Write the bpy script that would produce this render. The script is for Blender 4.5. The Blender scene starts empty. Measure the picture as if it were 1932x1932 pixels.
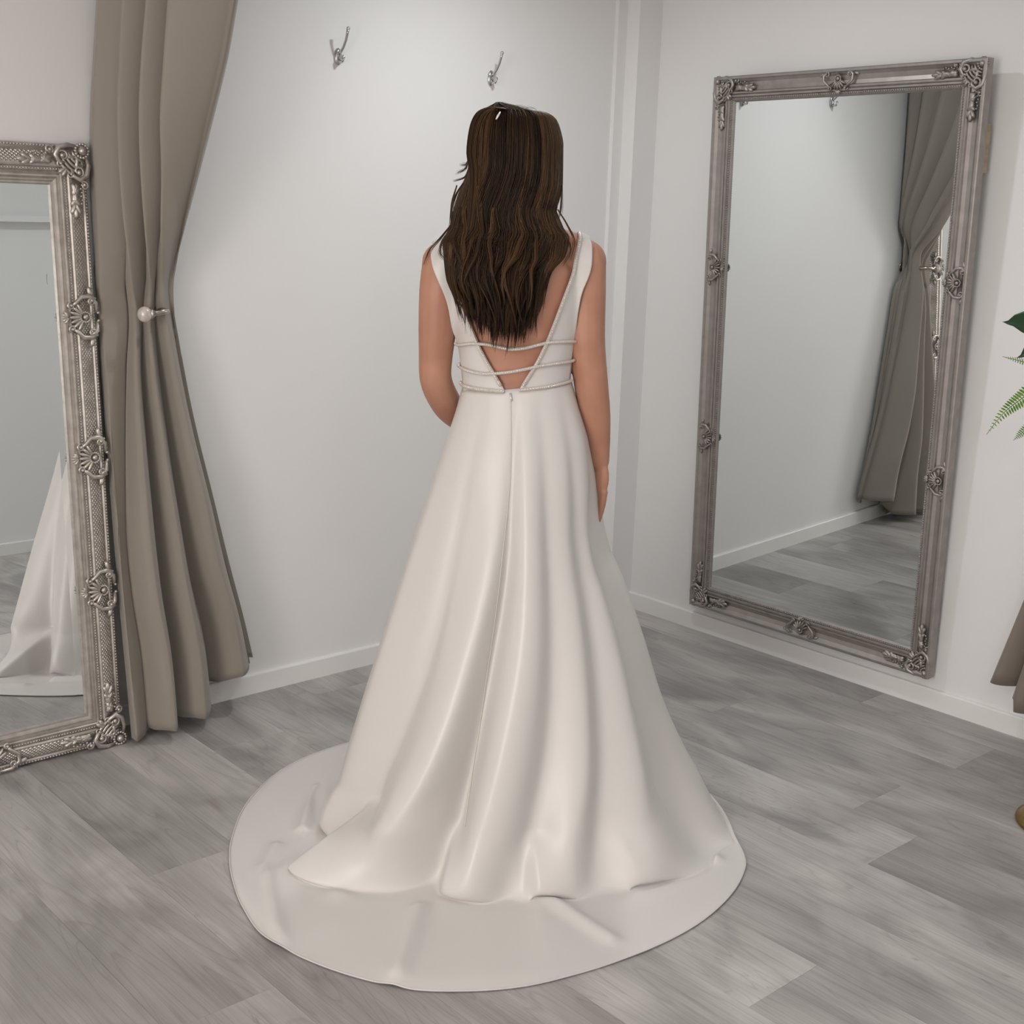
import bpy, bmesh, math, random
import numpy as np
from mathutils import Vector, Matrix
from mathutils.bvhtree import BVHTree

random.seed(7); RNG = np.random.default_rng(7)
PI = math.pi
SC = bpy.context.scene
COL = SC.collection

# ------------------------------------------------------------------ camera
F_PX, YAW, PITCH, ROLL = 2393.0, math.radians(41.966), math.radians(13.077), math.radians(1.879)
CAM = np.array([-3.415, -3.185, 1.42])
_d = np.array([math.sin(YAW)*math.cos(PITCH), math.cos(YAW)*math.cos(PITCH), -math.sin(PITCH)])
_r0 = np.array([math.cos(YAW), -math.sin(YAW), 0.0]); _u0 = np.cross(_r0, _d)
CR = math.cos(ROLL)*_r0 + math.sin(ROLL)*_u0
CU = -math.sin(ROLL)*_r0 + math.cos(ROLL)*_u0
CD = _d
cam_data = bpy.data.cameras.new('camera'); cam = bpy.data.objects.new('camera', cam_data); COL.objects.link(cam)
cam_data.sensor_width = 36.0; cam_data.lens = F_PX/1932*36.0; cam_data.clip_start = 0.02
cam.matrix_world = Matrix(((CR[0], CU[0], -CD[0], CAM[0]), (CR[1], CU[1], -CD[1], CAM[1]), (CR[2], CU[2], -CD[2], CAM[2]), (0, 0, 0, 1)))
SC.camera = cam

# ------------------------------------------------------------------ world, exposure
world = bpy.data.worlds.new('world'); SC.world = world; world.use_nodes = True
world.node_tree.nodes['Background'].inputs[0].default_value = (1.0, .94, .90, 1)
world.node_tree.nodes['Background'].inputs[1].default_value = 0.5
SC.view_settings.view_transform = 'Standard'
try: SC.view_settings.look = 'None'
except Exception: pass
SC.view_settings.gamma = 1.0; SC.view_settings.use_curve_mapping = False
SC.view_settings.exposure = 0.0
try: SC.cycles.adaptive_threshold = 0.02
except Exception: pass

# ceiling lamps: (x, y, watts, size, colour, aim); the first is the one whose shadows fall from hooks and mirror, the rest are added unseen fill
LAMPS = [(-1.00, -0.72, 7.2, 0.09, (0.96, 0.99, 1.0), None),
         (-2.45, -1.50, 1.5, 0.14, (1.0, 0.98, 0.96), None),
         (-2.60, -3.05, 6.0, 0.20, (1.0, 0.97, 0.98), None),
         (-0.90, -2.60, 4.4, 0.14, (0.90, 0.98, 1.0), None),
         (-4.30, -1.60, 6.6, 0.20, (1.0, 0.88, 0.80), None)]
CEIL = 2.36
WIN_FILL_W = 78.0        # soft fill sent in through an added, unseen window in the left wall

# ------------------------------------------------------------------ pixel helpers
def ray(px, py): return (px-966.0)/F_PX*CR - (py-966.0)/F_PX*CU + CD
def on_floor(px, py, z=0.0):
    v = ray(px, py); return CAM + v*((z-CAM[2])/v[2])
def on_plane(px, py, p0, n):
    v = ray(px, py); return CAM + v*(np.dot(np.array(p0)-CAM, n)/np.dot(v, n))
def project(P):
    v = np.asarray(P, float)-CAM; z = v@CD
    return 966+F_PX*(v@CR)/z, 966-F_PX*(v@CU)/z

def cub(x, xs, ys):
    """monotone-ish cubic interpolation"""
    x = np.asarray(x, float); xs = np.asarray(xs, float); ys = np.asarray(ys, float)
    dx = np.diff(xs); s = np.diff(ys)/dx
    m = np.zeros_like(ys); m[0] = s[0]; m[-1] = s[-1]
    for i in range(1, len(xs)-1):
        m[i] = 0 if s[i-1]*s[i] <= 0 else 2*s[i-1]*s[i]/(s[i-1]+s[i])
    xc = np.clip(x, xs[0], xs[-1])
    i = np.clip(np.searchsorted(xs, xc)-1, 0, len(xs)-2)
    t = (xc-xs[i])/dx[i]
    h00 = 2*t**3-3*t**2+1; h10 = t**3-2*t**2+t; h01 = -2*t**3+3*t**2; h11 = t**3-t**2
    return h00*ys[i]+h10*dx[i]*m[i]+h01*ys[i+1]+h11*dx[i]*m[i+1]
def sstep(a, b, x):
    t = np.clip((np.asarray(x, float)-a)/(b-a), 0, 1); return t*t*(3-2*t)

# ------------------------------------------------------------------ object helpers
def mesh_from(name, verts, faces, smooth=True):
    me = bpy.data.meshes.new(name)
    me.from_pydata([tuple(map(float, v)) for v in verts], [], [tuple(f) for f in faces])
    me.update()
    if smooth: me.polygons.foreach_set('use_smooth', [True]*len(me.polygons))
    return me
def link(name, me, mat=None, parent=None, loc=None):
    o = bpy.data.objects.new(name, me); COL.objects.link(o)
    if mat is not None and me is not None and not me.materials: me.materials.append(mat)
    if parent is not None: o.parent = parent
    if loc is not None: o.location = loc
    return o
def obj(name, verts, faces, mat, parent=None, smooth=True):
    return link(name, mesh_from(name, verts, faces, smooth), mat, parent)
def tag(o, label, cat, group=None, kind=None):
    o['label'] = label; o['category'] = cat
    if group: o['group'] = group
    if kind: o['kind'] = kind
    return o
def structure(o, label=None):
    o['kind'] = 'structure'
    if label: o['label'] = label
    return o
def empty(name, loc=(0, 0, 0), rotz=0.0):
    o = bpy.data.objects.new(name, None); COL.objects.link(o); o.location = loc; o.rotation_euler = (0, 0, rotz); o.empty_display_size = 0.05
    return o

class MB:
    """collects geometry for one mesh"""
    def __init__(s): s.v = []; s.f = []
    def add(s, V, F):
        b = len(s.v); s.v.extend([tuple(map(float, q)) for q in V]); s.f.extend([tuple(b+i for i in f) for f in F]); return s
    def box(s, a, b):
        x0, y0, z0 = a; x1, y1, z1 = b
        return s.add([(x0,y0,z0),(x1,y0,z0),(x1,y1,z0),(x0,y1,z0),(x0,y0,z1),(x1,y0,z1),(x1,y1,z1),(x0,y1,z1)],
                     [(0,3,2,1),(4,5,6,7),(0,1,5,4),(1,2,6,5),(2,3,7,6),(3,0,4,7)])
    def ell(s, c, r, rot=None, nu=8, nv=5):
        V = [(0, 0, 1)]; 
        for j in range(1, nv):
            p = PI*j/nv
            for i in range(nu):
                t = 2*PI*i/nu; V.append((math.sin(p)*math.cos(t), math.sin(p)*math.sin(t), math.cos(p)))
        V.append((0, 0, -1)); F = []
        for i in range(nu): F.append((0, 1+i, 1+(i+1) % nu))
        for j in range(nv-2):
            for i in range(nu):
                a = 1+j*nu+i; b = 1+j*nu+(i+1) % nu; F.append((a, a+nu, b+nu, b))
        L = len(V)-1; k = 1+(nv-2)*nu
        for i in range(nu): F.append((L, k+(i+1) % nu, k+i))
        V = np.array(V)*np.array(r)
        if rot is not None: V = V@np.array(rot).T
        return s.add(V+np.array(c), F)
    def tube(s, pts, rad, n=8, caps=True, flat=None):
        V, F = tube(pts, rad, n, caps, flat); return s.add(V, F)
    def build(s, name, mat, parent=None, smooth=True): return obj(name, s.v, s.f, mat, parent, smooth)

def rotz(a): c, s = math.cos(a), math.sin(a); return np.array([[c, -s, 0], [s, c, 0], [0, 0, 1]])

def tube(pts, rad, n=8, caps=True, flat=None):
    P = np.array(pts, float); m = len(P)
    R = np.full(m, rad) if np.isscalar(rad) else np.array(rad, float)
    T = np.gradient(P, axis=0); T /= np.maximum(np.linalg.norm(T, axis=1), 1e-9)[:, None]
    N = np.zeros_like(P)
    a = np.array([0, 0, 1.0]) if abs(T[0][2]) < .9 else np.array([1.0, 0, 0])
    N[0] = a-T[0]*(a@T[0]); N[0] /= np.linalg.norm(N[0])
    for i in range(1, m):
        q = N[i-1]-T[i]*(N[i-1]@T[i]); N[i] = q/max(np.linalg.norm(q), 1e-9)
    B = np.cross(T, N)
    ang = np.arange(n)*2*PI/n
    fl = 1.0 if flat is None else flat
    V = (P[:, None, :]+R[:, None, None]*(np.cos(ang)[None, :, None]*N[:, None, :]*fl+np.sin(ang)[None, :, None]*B[:, None, :])).reshape(-1, 3)
    F = []
    for i in range(m-1):
        for k in range(n):
            a_, b_ = i*n+k, i*n+(k+1) % n
            F.append((a_, b_, b_+n, a_+n))
    V = list(map(tuple, V))
    if caps:
        F.append(tuple(range(n-1, -1, -1))); F.append(tuple((m-1)*n+k for k in range(n)))
    return V, F

def grid_faces(nu, nv, closed_u=False):
    F = []
    for j in range(nv-1):
        for i in range(nu if closed_u else nu-1):
            a = j*nu+i; b = j*nu+(i+1) % nu
            F.append((a, b, b+nu, a+nu))
    return F

# ------------------------------------------------------------------ materials
def mat(name, col, rough=0.5, metal=0.0, spec=0.5, **kw):
    m = bpy.data.materials.new(name); m.use_nodes = True
    b = m.node_tree.nodes['Principled BSDF']
    b.inputs['Base Color'].default_value = (*col, 1); b.inputs['Roughness'].default_value = rough
    b.inputs['Metallic'].default_value = metal; b.inputs['Specular IOR Level'].default_value = spec
    for k, v in kw.items(): b.inputs[k.replace('_', ' ')].default_value = v
    return m
def nd(m, t, **props):
    n = m.node_tree.nodes.new(t)
    for k, v in props.items(): setattr(n, k, v)
    return n
def lk(m, a, b): m.node_tree.links.new(a, b)
def bsdf(m): return m.node_tree.nodes['Principled BSDF']
def add_noise_bump(m, scale, strength, dist=0.002, detail=3, coord='Object', stretch=None):
    tc = nd(m, 'ShaderNodeTexCoord'); n = nd(m, 'ShaderNodeTexNoise'); b = nd(m, 'ShaderNodeBump')
    n.inputs['Scale'].default_value = scale; n.inputs['Detail'].default_value = detail
    b.inputs['Strength'].default_value = strength; b.inputs['Distance'].default_value = dist
    src = tc.outputs[coord]
    if stretch:
        mp = nd(m, 'ShaderNodeMapping'); mp.inputs['Scale'].default_value = stretch; lk(m, src, mp.inputs[0]); src = mp.outputs[0]
    lk(m, src, n.inputs['Vector']); lk(m, n.outputs['Fac'], b.inputs['Height']); lk(m, b.outputs[0], bsdf(m).inputs['Normal'])
    return n
def add_colour_noise(m, scale, c0, c1, detail=4, coord='Object', stretch=None, lo=.35, hi=.65):
    tc = nd(m, 'ShaderNodeTexCoord'); n = nd(m, 'ShaderNodeTexNoise'); r = nd(m, 'ShaderNodeValToRGB')
    n.inputs['Scale'].default_value = scale; n.inputs['Detail'].default_value = detail
    r.color_ramp.elements[0].color = (*c0, 1); r.color_ramp.elements[1].color = (*c1, 1)
    r.color_ramp.elements[0].position = lo; r.color_ramp.elements[1].position = hi
    src = tc.outputs[coord]
    if stretch:
        mp = nd(m, 'ShaderNodeMapping'); mp.inputs['Scale'].default_value = stretch; lk(m, src, mp.inputs[0]); src = mp.outputs[0]
    lk(m, src, n.inputs['Vector']); lk(m, n.outputs['Fac'], r.inputs[0]); lk(m, r.outputs[0], bsdf(m).inputs['Base Color'])

M = {}
M['wall'] = mat('wall_paint', (.79, .785, .78), .55, spec=.3); add_noise_bump(M['wall'], 260, .08, .001)
M['trim'] = mat('trim_paint', (.80, .79, .775), .32)
M['ceiling'] = mat('ceiling_paint', (.85, .85, .84), .8)
M['silver'] = mat('antique_silver', (.55, .51, .47), .40, .85); add_colour_noise(M['silver'], 45, (.49, .455, .42), (.60, .56, .52)); add_noise_bump(M['silver'], 420, .10, .001)
M['silver_dull'] = mat('champagne_silver', (.37, .34, .32), .42, .82); add_colour_noise(M['silver_dull'], 30, (.345, .315, .295), (.40, .365, .345)); add_noise_bump(M['silver_dull'], 300, .10, .001)
M['glass'] = mat('mirror_glass', (.80, .83, .83), .004, 1.0)
M['board'] = mat('backing_board', (.30, .25, .2), .8)
M['wood'] = mat('pale_wood', (.42, .31, .2), .6); add_colour_noise(M['wood'], 30, (.36, .26, .16), (.5, .38, .25), stretch=(1, 1, .1))
M['chrome'] = mat('chrome', (.58, .58, .58), .16, 1.0)
M['nickel'] = mat('brushed_nickel', (.50, .46, .41), .28, 1.0)
M['pearl'] = mat('pearly_ball', (.60, .55, .51), .33, .15); add_colour_noise(M['pearl'], 90, (.5, .45, .41), (.68, .63, .59))
M['curtain'] = mat('taupe_curtain', (.30, .268, .230), .85, spec=.2, Sheen_Weight=.25, Sheen_Roughness=.5); add_noise_bump(M['curtain'], 1400, .18, .0006)
M['curtain2'] = mat('brown_curtain', (.225, .19, .16), .85, spec=.2, Sheen_Weight=.2, Sheen_Roughness=.5); add_noise_bump(M['curtain2'], 1400, .18, .0006)
M['satin'] = mat('ivory_satin', (.655, .628, .602), .37, spec=.5, Sheen_Weight=.05, Sheen_Roughness=.35); add_noise_bump(M['satin'], 1900, .05, .0004)
M['trimbead'] = mat('crystal_cord', (.66, .61, .56), .35, .1)
M['bead'] = mat('crystal_bead', (.72, .68, .64), .12, .55)
M['thread'] = mat('seam_thread', (.66, .62, .57), .6)
M['skin'] = mat('skin', (.45, .24, .165), .5, spec=.4, Subsurface_Weight=.25, Subsurface_Scale=.012)
bsdf(M['skin']).inputs['Subsurface Radius'].default_value = (1.0, .35, .2)
add_colour_noise(M['skin'], 14, (.42, .20, .132), (.48, .245, .165), detail=2)
M['eye'] = mat('eye', (.75, .74, .72), .15); M['lip'] = mat('lip', (.42, .16, .14), .4); M['brow'] = mat('eyebrow', (.05, .03, .02), .7)
M['clip'] = mat('white_clip', (.8, .79, .76), .3)
M['shoe'] = mat('white_shoe', (.75, .72, .68), .35)
M['brass'] = mat('brass', (.30, .20, .06), .3, 1.0)
M['pot'] = mat('ceramic_pot', (.62, .6, .57), .4); M['soil'] = mat('soil', (.05, .035, .025), .9)
M['fern'] = mat('fern_green', (.10, .20, .02), .6, spec=.2); add_colour_noise(M['fern'], 25, (.06, .15, .012), (.15, .26, .035))
M['leaf'] = mat('dark_leaf', (.012, .045, .015), .35)
M['lamp_ring'] = mat('lamp_ring', (.8, .8, .8), .3)
M['lamp'] = mat('lamp_lens', (1, 1, 1), .5); bsdf(M['lamp']).inputs['Emission Color'].default_value = (1, .95, .88, 1); bsdf(M['lamp']).inputs['Emission Strength'].default_value = 4.0

def hair_material():
    m = mat('brown_hair', (.03, .016, .009), .42, spec=.22)
    at = nd(m, 'ShaderNodeAttribute', attribute_name='tone'); r = nd(m, 'ShaderNodeValToRGB')
    e = r.color_ramp.elements
    e[0].color = (.014, .0078, .0048, 1); e[1].color = (.165, .085, .032, 1)
    k = e.new(.5); k.color = (.048, .0255, .0125, 1)
    lk(m, at.outputs['Fac'], r.inputs[0]); lk(m, r.outputs[0], bsdf(m).inputs['Base Color'])
    bsdf(m).inputs['Anisotropic'].default_value = .4
    return m
M['hair'] = hair_material()

def plank_material():
    m = mat('grey_oak_plank', (.35, .34, .33), .42, spec=.4)
    tc = nd(m, 'ShaderNodeTexCoord'); oi = nd(m, 'ShaderNodeObjectInfo')
    off = nd(m, 'ShaderNodeVectorMath', operation='SCALE'); off.inputs['Scale'].default_value = 37.0
    cmb = nd(m, 'ShaderNodeCombineXYZ')
    for i in range(3): lk(m, oi.outputs['Random'], cmb.inputs[i])
    lk(m, cmb.outputs[0], off.inputs[0])
    def layer(scale3, nscale, detail, rough=.55, dist=0.0):
        mp = nd(m, 'ShaderNodeMapping'); mp.inputs['Scale'].default_value = scale3; lk(m, tc.outputs['Object'], mp.inputs[0])
        ad = nd(m, 'ShaderNodeVectorMath', operation='ADD'); lk(m, mp.outputs[0], ad.inputs[0]); lk(m, off.outputs[0], ad.inputs[1])
        n = nd(m, 'ShaderNodeTexNoise'); n.inputs['Scale'].default_value = nscale; n.inputs['Detail'].default_value = detail
        n.inputs['Roughness'].default_value = rough; n.inputs['Distortion'].default_value = dist
        lk(m, ad.outputs[0], n.inputs['Vector']); return n.outputs['Fac']
    broad = layer((5.0, 2.2, 1), 1.0, 3, .5, .8)     # soft light and dark bands along the plank
    grain = layer((60, 1.6, 1), 1.0, 4, .6, .6)        # fine grain
    pores = layer((230, 4, 1), 1.0, 3, .6, .2)
    knots = layer((11, 4.0, 1), 1.0, 5, .62, 2.2)
    r1 = nd(m, 'ShaderNodeValToRGB'); e = r1.color_ramp.elements
    e[0].position = .30; e[0].color = (.275, .262, .254, 1); e[1].position = .66; e[1].color = (.500, .480, .462, 1)
    lk(m, broad, r1.inputs[0])
    r2 = nd(m, 'ShaderNodeValToRGB'); e = r2.color_ramp.elements
    e[0].position = .26; e[0].color = (.86, .855, .85, 1); e[1].position = .60; e[1].color = (1.03, 1.03, 1.03, 1); lk(m, grain, r2.inputs[0])
    r3 = nd(m, 'ShaderNodeValToRGB'); e = r3.color_ramp.elements
    e[0].position = .22; e[0].color = (.55, .53, .51, 1); e[1].position = .33; e[1].color = (1, 1, 1, 1); lk(m, knots, r3.inputs[0])
    r4 = nd(m, 'ShaderNodeValToRGB'); e = r4.color_ramp.elements
    e[0].position = .3; e[0].color = (.88, .88, .88, 1); e[1].position = .6; e[1].color = (1, 1, 1, 1); lk(m, pores, r4.inputs[0])
    rings_ = layer((7.0, .75, 1), 1.0, 2, .45, 1.2)    # growth-ring lines
    m1 = nd(m, 'ShaderNodeMath', operation='MULTIPLY'); m1.inputs[1].default_value = 15.0; lk(m, rings_, m1.inputs[0])
    m2 = nd(m, 'ShaderNodeMath', operation='FRACT'); lk(m, m1.outputs[0], m2.inputs[0])
    r5 = nd(m, 'ShaderNodeValToRGB'); e = r5.color_ramp.elements
    e[0].position = 0.0; e[0].color = (.86, .85, .84, 1); e[1].position = .16; e[1].color = (1, 1, 1, 1)
    k5 = e.new(.93); k5.color = (1, 1, 1, 1); k6 = e.new(1.0); k6.color = (.86, .85, .84, 1)
    lk(m, m2.outputs[0], r5.inputs[0])
    def mul(a, b):
        x = nd(m, 'ShaderNodeMix', data_type='RGBA', blend_type='MULTIPLY'); x.inputs[0].default_value = 1.0
        lk(m, a, x.inputs[6]); lk(m, b, x.inputs[7]); return x.outputs[2]
    c = mul(mul(mul(mul(r1.outputs[0], r2.outputs[0]), r3.outputs[0]), r4.outputs[0]), r5.outputs[0])
    hv = nd(m, 'ShaderNodeHueSaturation'); mr = nd(m, 'ShaderNodeMapRange'); mr.inputs[3].default_value = .90; mr.inputs[4].default_value = 1.10
    lk(m, oi.outputs['Random'], mr.inputs[0]); lk(m, mr.outputs[0], hv.inputs['Value']); lk(m, c, hv.inputs['Color'])
    lk(m, hv.outputs[0], bsdf(m).inputs['Base Color'])
    bp = nd(m, 'ShaderNodeBump'); bp.inputs['Strength'].default_value = .12; bp.inputs['Distance'].default_value = .001
    lk(m, grain, bp.inputs['Height']); lk(m, bp.outputs[0], bsdf(m).inputs['Normal'])
    return m
M['plank'] = plank_material()
M['underlay'] = mat('floor_underlay', (.10, .095, .09), .9)

# ------------------------------------------------------------------ room shell
RX0, RY0 = -5.3, -3.55           # left and front limits of the room
def wallbox(name, a, b, m=None):
    return structure(MB().box(a, b).build(name, m or M['wall'], None, False))
floor = wallbox('floor', (RX0, RY0, -.05), (0, 0, -.006), M['underlay'])
wallbox('ceiling', (RX0, RY0, CEIL), (0, 0, CEIL+.05), M['ceiling'])
wallbox('wall_back', (RX0, 0, -.05), (0.1, .1, CEIL+.05))
wallbox('wall_right', (0, RY0, -.05), (.1, 0, CEIL+.05))
wallbox('wall_front', (RX0, RY0-.1, -.05), (.1, RY0, CEIL+.05))
# left wall, with an unseen window added to let the soft fill in
WY0, WY1, WZ0, WZ1 = -3.40, -1.95, .40, 2.2
wl = MB(); wl.box((RX0-.1, RY0, -.05), (RX0, 0, WZ0)); wl.box((RX0-.1, RY0, WZ1), (RX0, 0, CEIL+.05))
wl.box((RX0-.1, RY0, WZ0), (RX0, WY0, WZ1)); wl.box((RX0-.1, WY1, WZ0), (RX0, 0, WZ1))
structure(wl.build('wall_left', M['wall'], None, False))
fill_win = empty('fill_window_1', (RX0-.05, (WY0+WY1)/2, WZ0)); structure(fill_win, 'added unseen white framed window in the side wall, for soft fill light')
wf = MB(); hy = (WY1-WY0)/2; hz = WZ1-WZ0
for y0, y1, z0, z1 in ((-hy, hy, 0, .05), (-hy, hy, hz-.05, hz), (-hy, -hy+.05, 0, hz), (hy-.05, hy, 0, hz), (-.025, .025, 0, hz)):
    wf.box((-.03, y0, z0), (.03, y1, z1))
wf.build('fill_window_frame', M['trim'], fill_win, False)
mg = bpy.data.materials.new('fill_window_pane'); mg.use_nodes = True
nt = mg.node_tree; tr = nt.nodes.new('ShaderNodeBsdfTransparent'); gl = nt.nodes.new('ShaderNodeBsdfGlossy'); mx = nt.nodes.new('ShaderNodeMixShader')
mx.inputs[0].default_value = .06; gl.inputs[1].default_value = .02
nt.links.new(tr.outputs[0], mx.inputs[1]); nt.links.new(gl.outputs[0], mx.inputs[2]); nt.links.new(mx.outputs[0], nt.nodes['Material Output'].inputs[0])
for y0, y1 in ((-hy+.05, -.025), (.025, hy-.05)):
    MB().box((-.004, y0, .05), (.004, y1, hz-.05)).build('fill_window_pane', mg, fill_win, False)
# added area light behind the made-up window, filling the room
al = bpy.data.lights.new('window_fill_light', 'AREA'); al.shape = 'RECTANGLE'; al.size = hz-.1; al.size_y = 2*hy-.1; al.energy = WIN_FILL_W; al.color = (1.0, .935, .895)
ao = bpy.data.objects.new('window_fill_light', al); COL.objects.link(ao); ao.location = (RX0-.16, (WY0+WY1)/2, (WZ0+WZ1)/2); ao.rotation_euler = (0, -PI/2, 0)

# skirting boards: 62 mm with a small rounded top edge
def skirting(name, p0, p1, n):
    """p0-p1 along the wall at floor level, n points into the room"""
    p0 = np.array(p0, float); p1 = np.array(p1, float); n = np.array(n, float)
    prof = [(0, 0), (.012, 0), (.012, .057), (.0105, .0605), (.008, .062), (0, .062)]
    V = [p0+n*a+np.array([0, 0, b]) for a, b in prof]+[p1+n*a+np.array([0, 0, b]) for a, b in prof]
    k = len(prof); F = [(i, (i+1) % k, k+(i+1) % k, k+i) for i in range(k)]+[tuple(range(k))[::-1], tuple(range(k, 2*k))]
    structure(obj(name, V, F, M['trim'], None, False))
skirting('baseboard_back', (RX0, 0, 0), (-.115, 0, 0), (0, -1, 0))
skirting('baseboard_right', (0, RY0, 0), (0, -.072, 0), (-1, 0, 0))
skirting('baseboard_front', (RX0, RY0, 0), (0, RY0, 0), (0, 1, 0))
skirting('baseboard_left', (RX0, RY0, 0), (RX0, 0, 0), (1, 0, 0))
# stepped boxing in the corner
tb = MB(); tb.box((-.112, -.072, 0), (0, 0, CEIL)); structure(tb.build('trim_1', M['wall'], None, False), 'white pipe boxing in the room corner')
tb = MB(); tb.box((-.156, -.016, 0), (-.112, 0, CEIL)); structure(tb.build('trim_2', M['wall'], None, False), 'flat white strip beside the corner boxing')
# narrow ledge along the front wall, seen in the standing mirror
tb = MB(); tb.box((RX0, RY0, 1.70), (0, RY0+.05, 1.73)); structure(tb.build('trim_3', M['trim'], None, False), 'narrow white ledge along the front wall')

# floor planks, each its own piece, running away from the back wall
PW, GAP = .217, .0003
def plank_mesh(w, l):
    b = .0004
    V = [(0, 0, -.006), (w, 0, -.006), (w, l, -.006), (0, l, -.006), (0, 0, -b), (w, 0, -b), (w, l, -b), (0, l, -b), (b, b, 0), (w-b, b, 0), (w-b, l-b, 0), (b, l-b, 0)]
    F = [(0, 3, 2, 1), (0, 1, 5, 4), (1, 2, 6, 5), (2, 3, 7, 6), (3, 0, 4, 7), (4, 5, 9, 8), (5, 6, 10, 9), (6, 7, 11, 10), (7, 4, 8, 11), (8, 9, 10, 11)]
    me = mesh_from('plank', V, F, False); me.materials.append(M['plank']); return me
JOINT = {0: -1.587, -1: -.95, -2: -.40, 1: -.55, 2: -1.05, 3: -.133, 4: -.72, 5: -.31, 6: -1.08, 7: -.815, 8: -1.335, 9: -.624, 10: -.25, 11: -.9}
PL = 1.22; cache = {}
for k in range(-3, 23):
    xr = -.575-PW*k; xl = xr-PW
    x0, x1 = max(xl, RX0), min(xr, 0.0)
    if x1-x0 < .02: continue
    jy = JOINT.get(k, -(.17+.47*k) % 1.22-1.2)
    ys = sorted({round(jy+i*PL, 4) for i in range(-5, 5)})
    for y0, y1 in zip(ys[:-1], ys[1:]):
        a, b = max(y0, RY0), min(y1, 0.0)
        if b-a < .02: continue
        key = (round(x1-x0, 3), round(b-a, 3))
        if key not in cache: cache[key] = plank_mesh(x1-x0-GAP, b-a-GAP)
        o = bpy.data.objects.new('plank', cache[key]); COL.objects.link(o); o.location = (x0, a, 0); o.parent = floor

# ceiling lamps: one placed from cast shadows, the other four added as unseen fill
LAMP_LABEL = ['ceiling downlight nearest the white corner boxing', 'added unseen fill downlight above the open floor beside the bride', 'added unseen fill downlight close to the front wall ledge',
              'added unseen fill downlight above the potted fern', 'added unseen fill downlight in front of the added window']
for i, (x, y, w, s, c, aim) in enumerate(LAMPS):
    root = empty('ceiling_spotlight', (x, y, CEIL)); tag(root, LAMP_LABEL[i], 'lamp', 'downlights in the ceiling')
    ring = MB(); N = 24
    V = []; 
    for rr, zz in ((s*.5+.02, 0), (s*.5+.02, -.012), (s*.5, -.014), (s*.5, 0)):
        V += [(rr*math.cos(2*PI*k/N), rr*math.sin(2*PI*k/N), zz) for k in range(N)]
    obj('ring', V, grid_faces(N, 4, True), M['lamp_ring'], root)
    obj('lens', [(s*.5*math.cos(2*PI*k/N), s*.5*math.sin(2*PI*k/N), -.006) for k in range(N)], [tuple(range(N))], M['lamp'], root)
    L = bpy.data.lights.new('downlight', 'AREA'); L.shape = 'DISK'; L.size = s; L.energy = w; L.color = c; L.spread = math.radians(160)
    lo = bpy.data.objects.new('downlight', L); COL.objects.link(lo); lo.parent = root; lo.location = (0, 0, -.016)
    if aim: L.spread = math.radians(150); lo.rotation_euler = (Vector(aim)-Vector((x, y, CEIL))).to_track_quat('-Z', 'Y').to_euler()

# ------------------------------------------------------------------ framed mirrors
def scroll(mb, c, r0, a0, turns, rad, h, sgn=1, n=22):
    """flat spiral in the u-v plane"""
    pts, rr = [], []
    for i in range(n):
        t = i/(n-1); a = a0+sgn*turns*2*PI*t; r = r0*(1-.82*t)
        pts.append((c[0]+r*math.cos(a), c[1]+r*math.sin(a), h+.004*t)); rr.append(rad*(1.0-.35*t)*(.5+.5*min(1, t*6)))
    mb.tube(pts, rr, 7)
    mb.ell((pts[-1][0], pts[-1][1], h+.005), (rad*1.5,)*3)
def leaf(mb, p, ang, L, W, h, z0=0.0):
    R = rotz(ang); c = np.array([p[0], p[1], z0])+R@np.array([L*.5, 0, h*.4])
    mb.ell(c, (L*.55, W*.5, h), R, 8, 5)
    mb.ell(c+np.array([0, 0, h*.55]), (L*.5, W*.13, h*.6), R, 6, 4)
def side_ornament(k=1.0, wide=1.0):
    mb = MB(); U = lambda u: u*k*wide; V = lambda v: v*k
    for s in (-1, 1):
        pts = [(U(s*.012), V(-.046), .002), (U(s*.035), V(-.044), .005), (U(s*.052), V(-.028), .007), (U(s*.050), V(-.006), .008), (U(s*.036), V(.008), .008), (U(s*.026), V(.022), .006)]
        mb.tube(pts, [.004*k, .006*k, .0065*k, .006*k, .005*k, .003*k], 7)
        scroll(mb, (U(s*.040), V(-.030)), .013*k, PI/2-s*PI/2, 1.2, .0035*k, .006, -s)
        scroll(mb, (U(s*.028), V(.020)), .010*k, PI/2-s*PI/2, 1.1, .003*k, .006, s)
        for j in range(4): mb.ell((U(s*(.010+.012*j)), V(-.049+.002*j), .003), (.0042*k,)*3)
        leaf(mb, (U(s*.050), V(-.034)), PI/2-s*PI*.5+s*.25, .026*k, .014*k, .005)
    for j in range(7):
        a = PI/2+(j-3)*.36; leaf(mb, (U(.006*math.cos(a)), V(-.012+.006*math.sin(a))), a, .034*k, .0095*k, .007, .003)
    for j in range(16):
        a = 2*PI*j/16; mb.ell((.0125*k*math.cos(a), V(-.014)+.0125*k*math.sin(a), .008), (.0034*k,)*3, None, 6, 4)
    mb.ell((0, V(-.014), .008), (.008*k, .008*k, .007*k))
    for j in range(5):
        a = PI/2+(j-2)*.5; leaf(mb, (U(0), V(.028)), a, .018*k, .008*k, .004, .004)
    return mb
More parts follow.
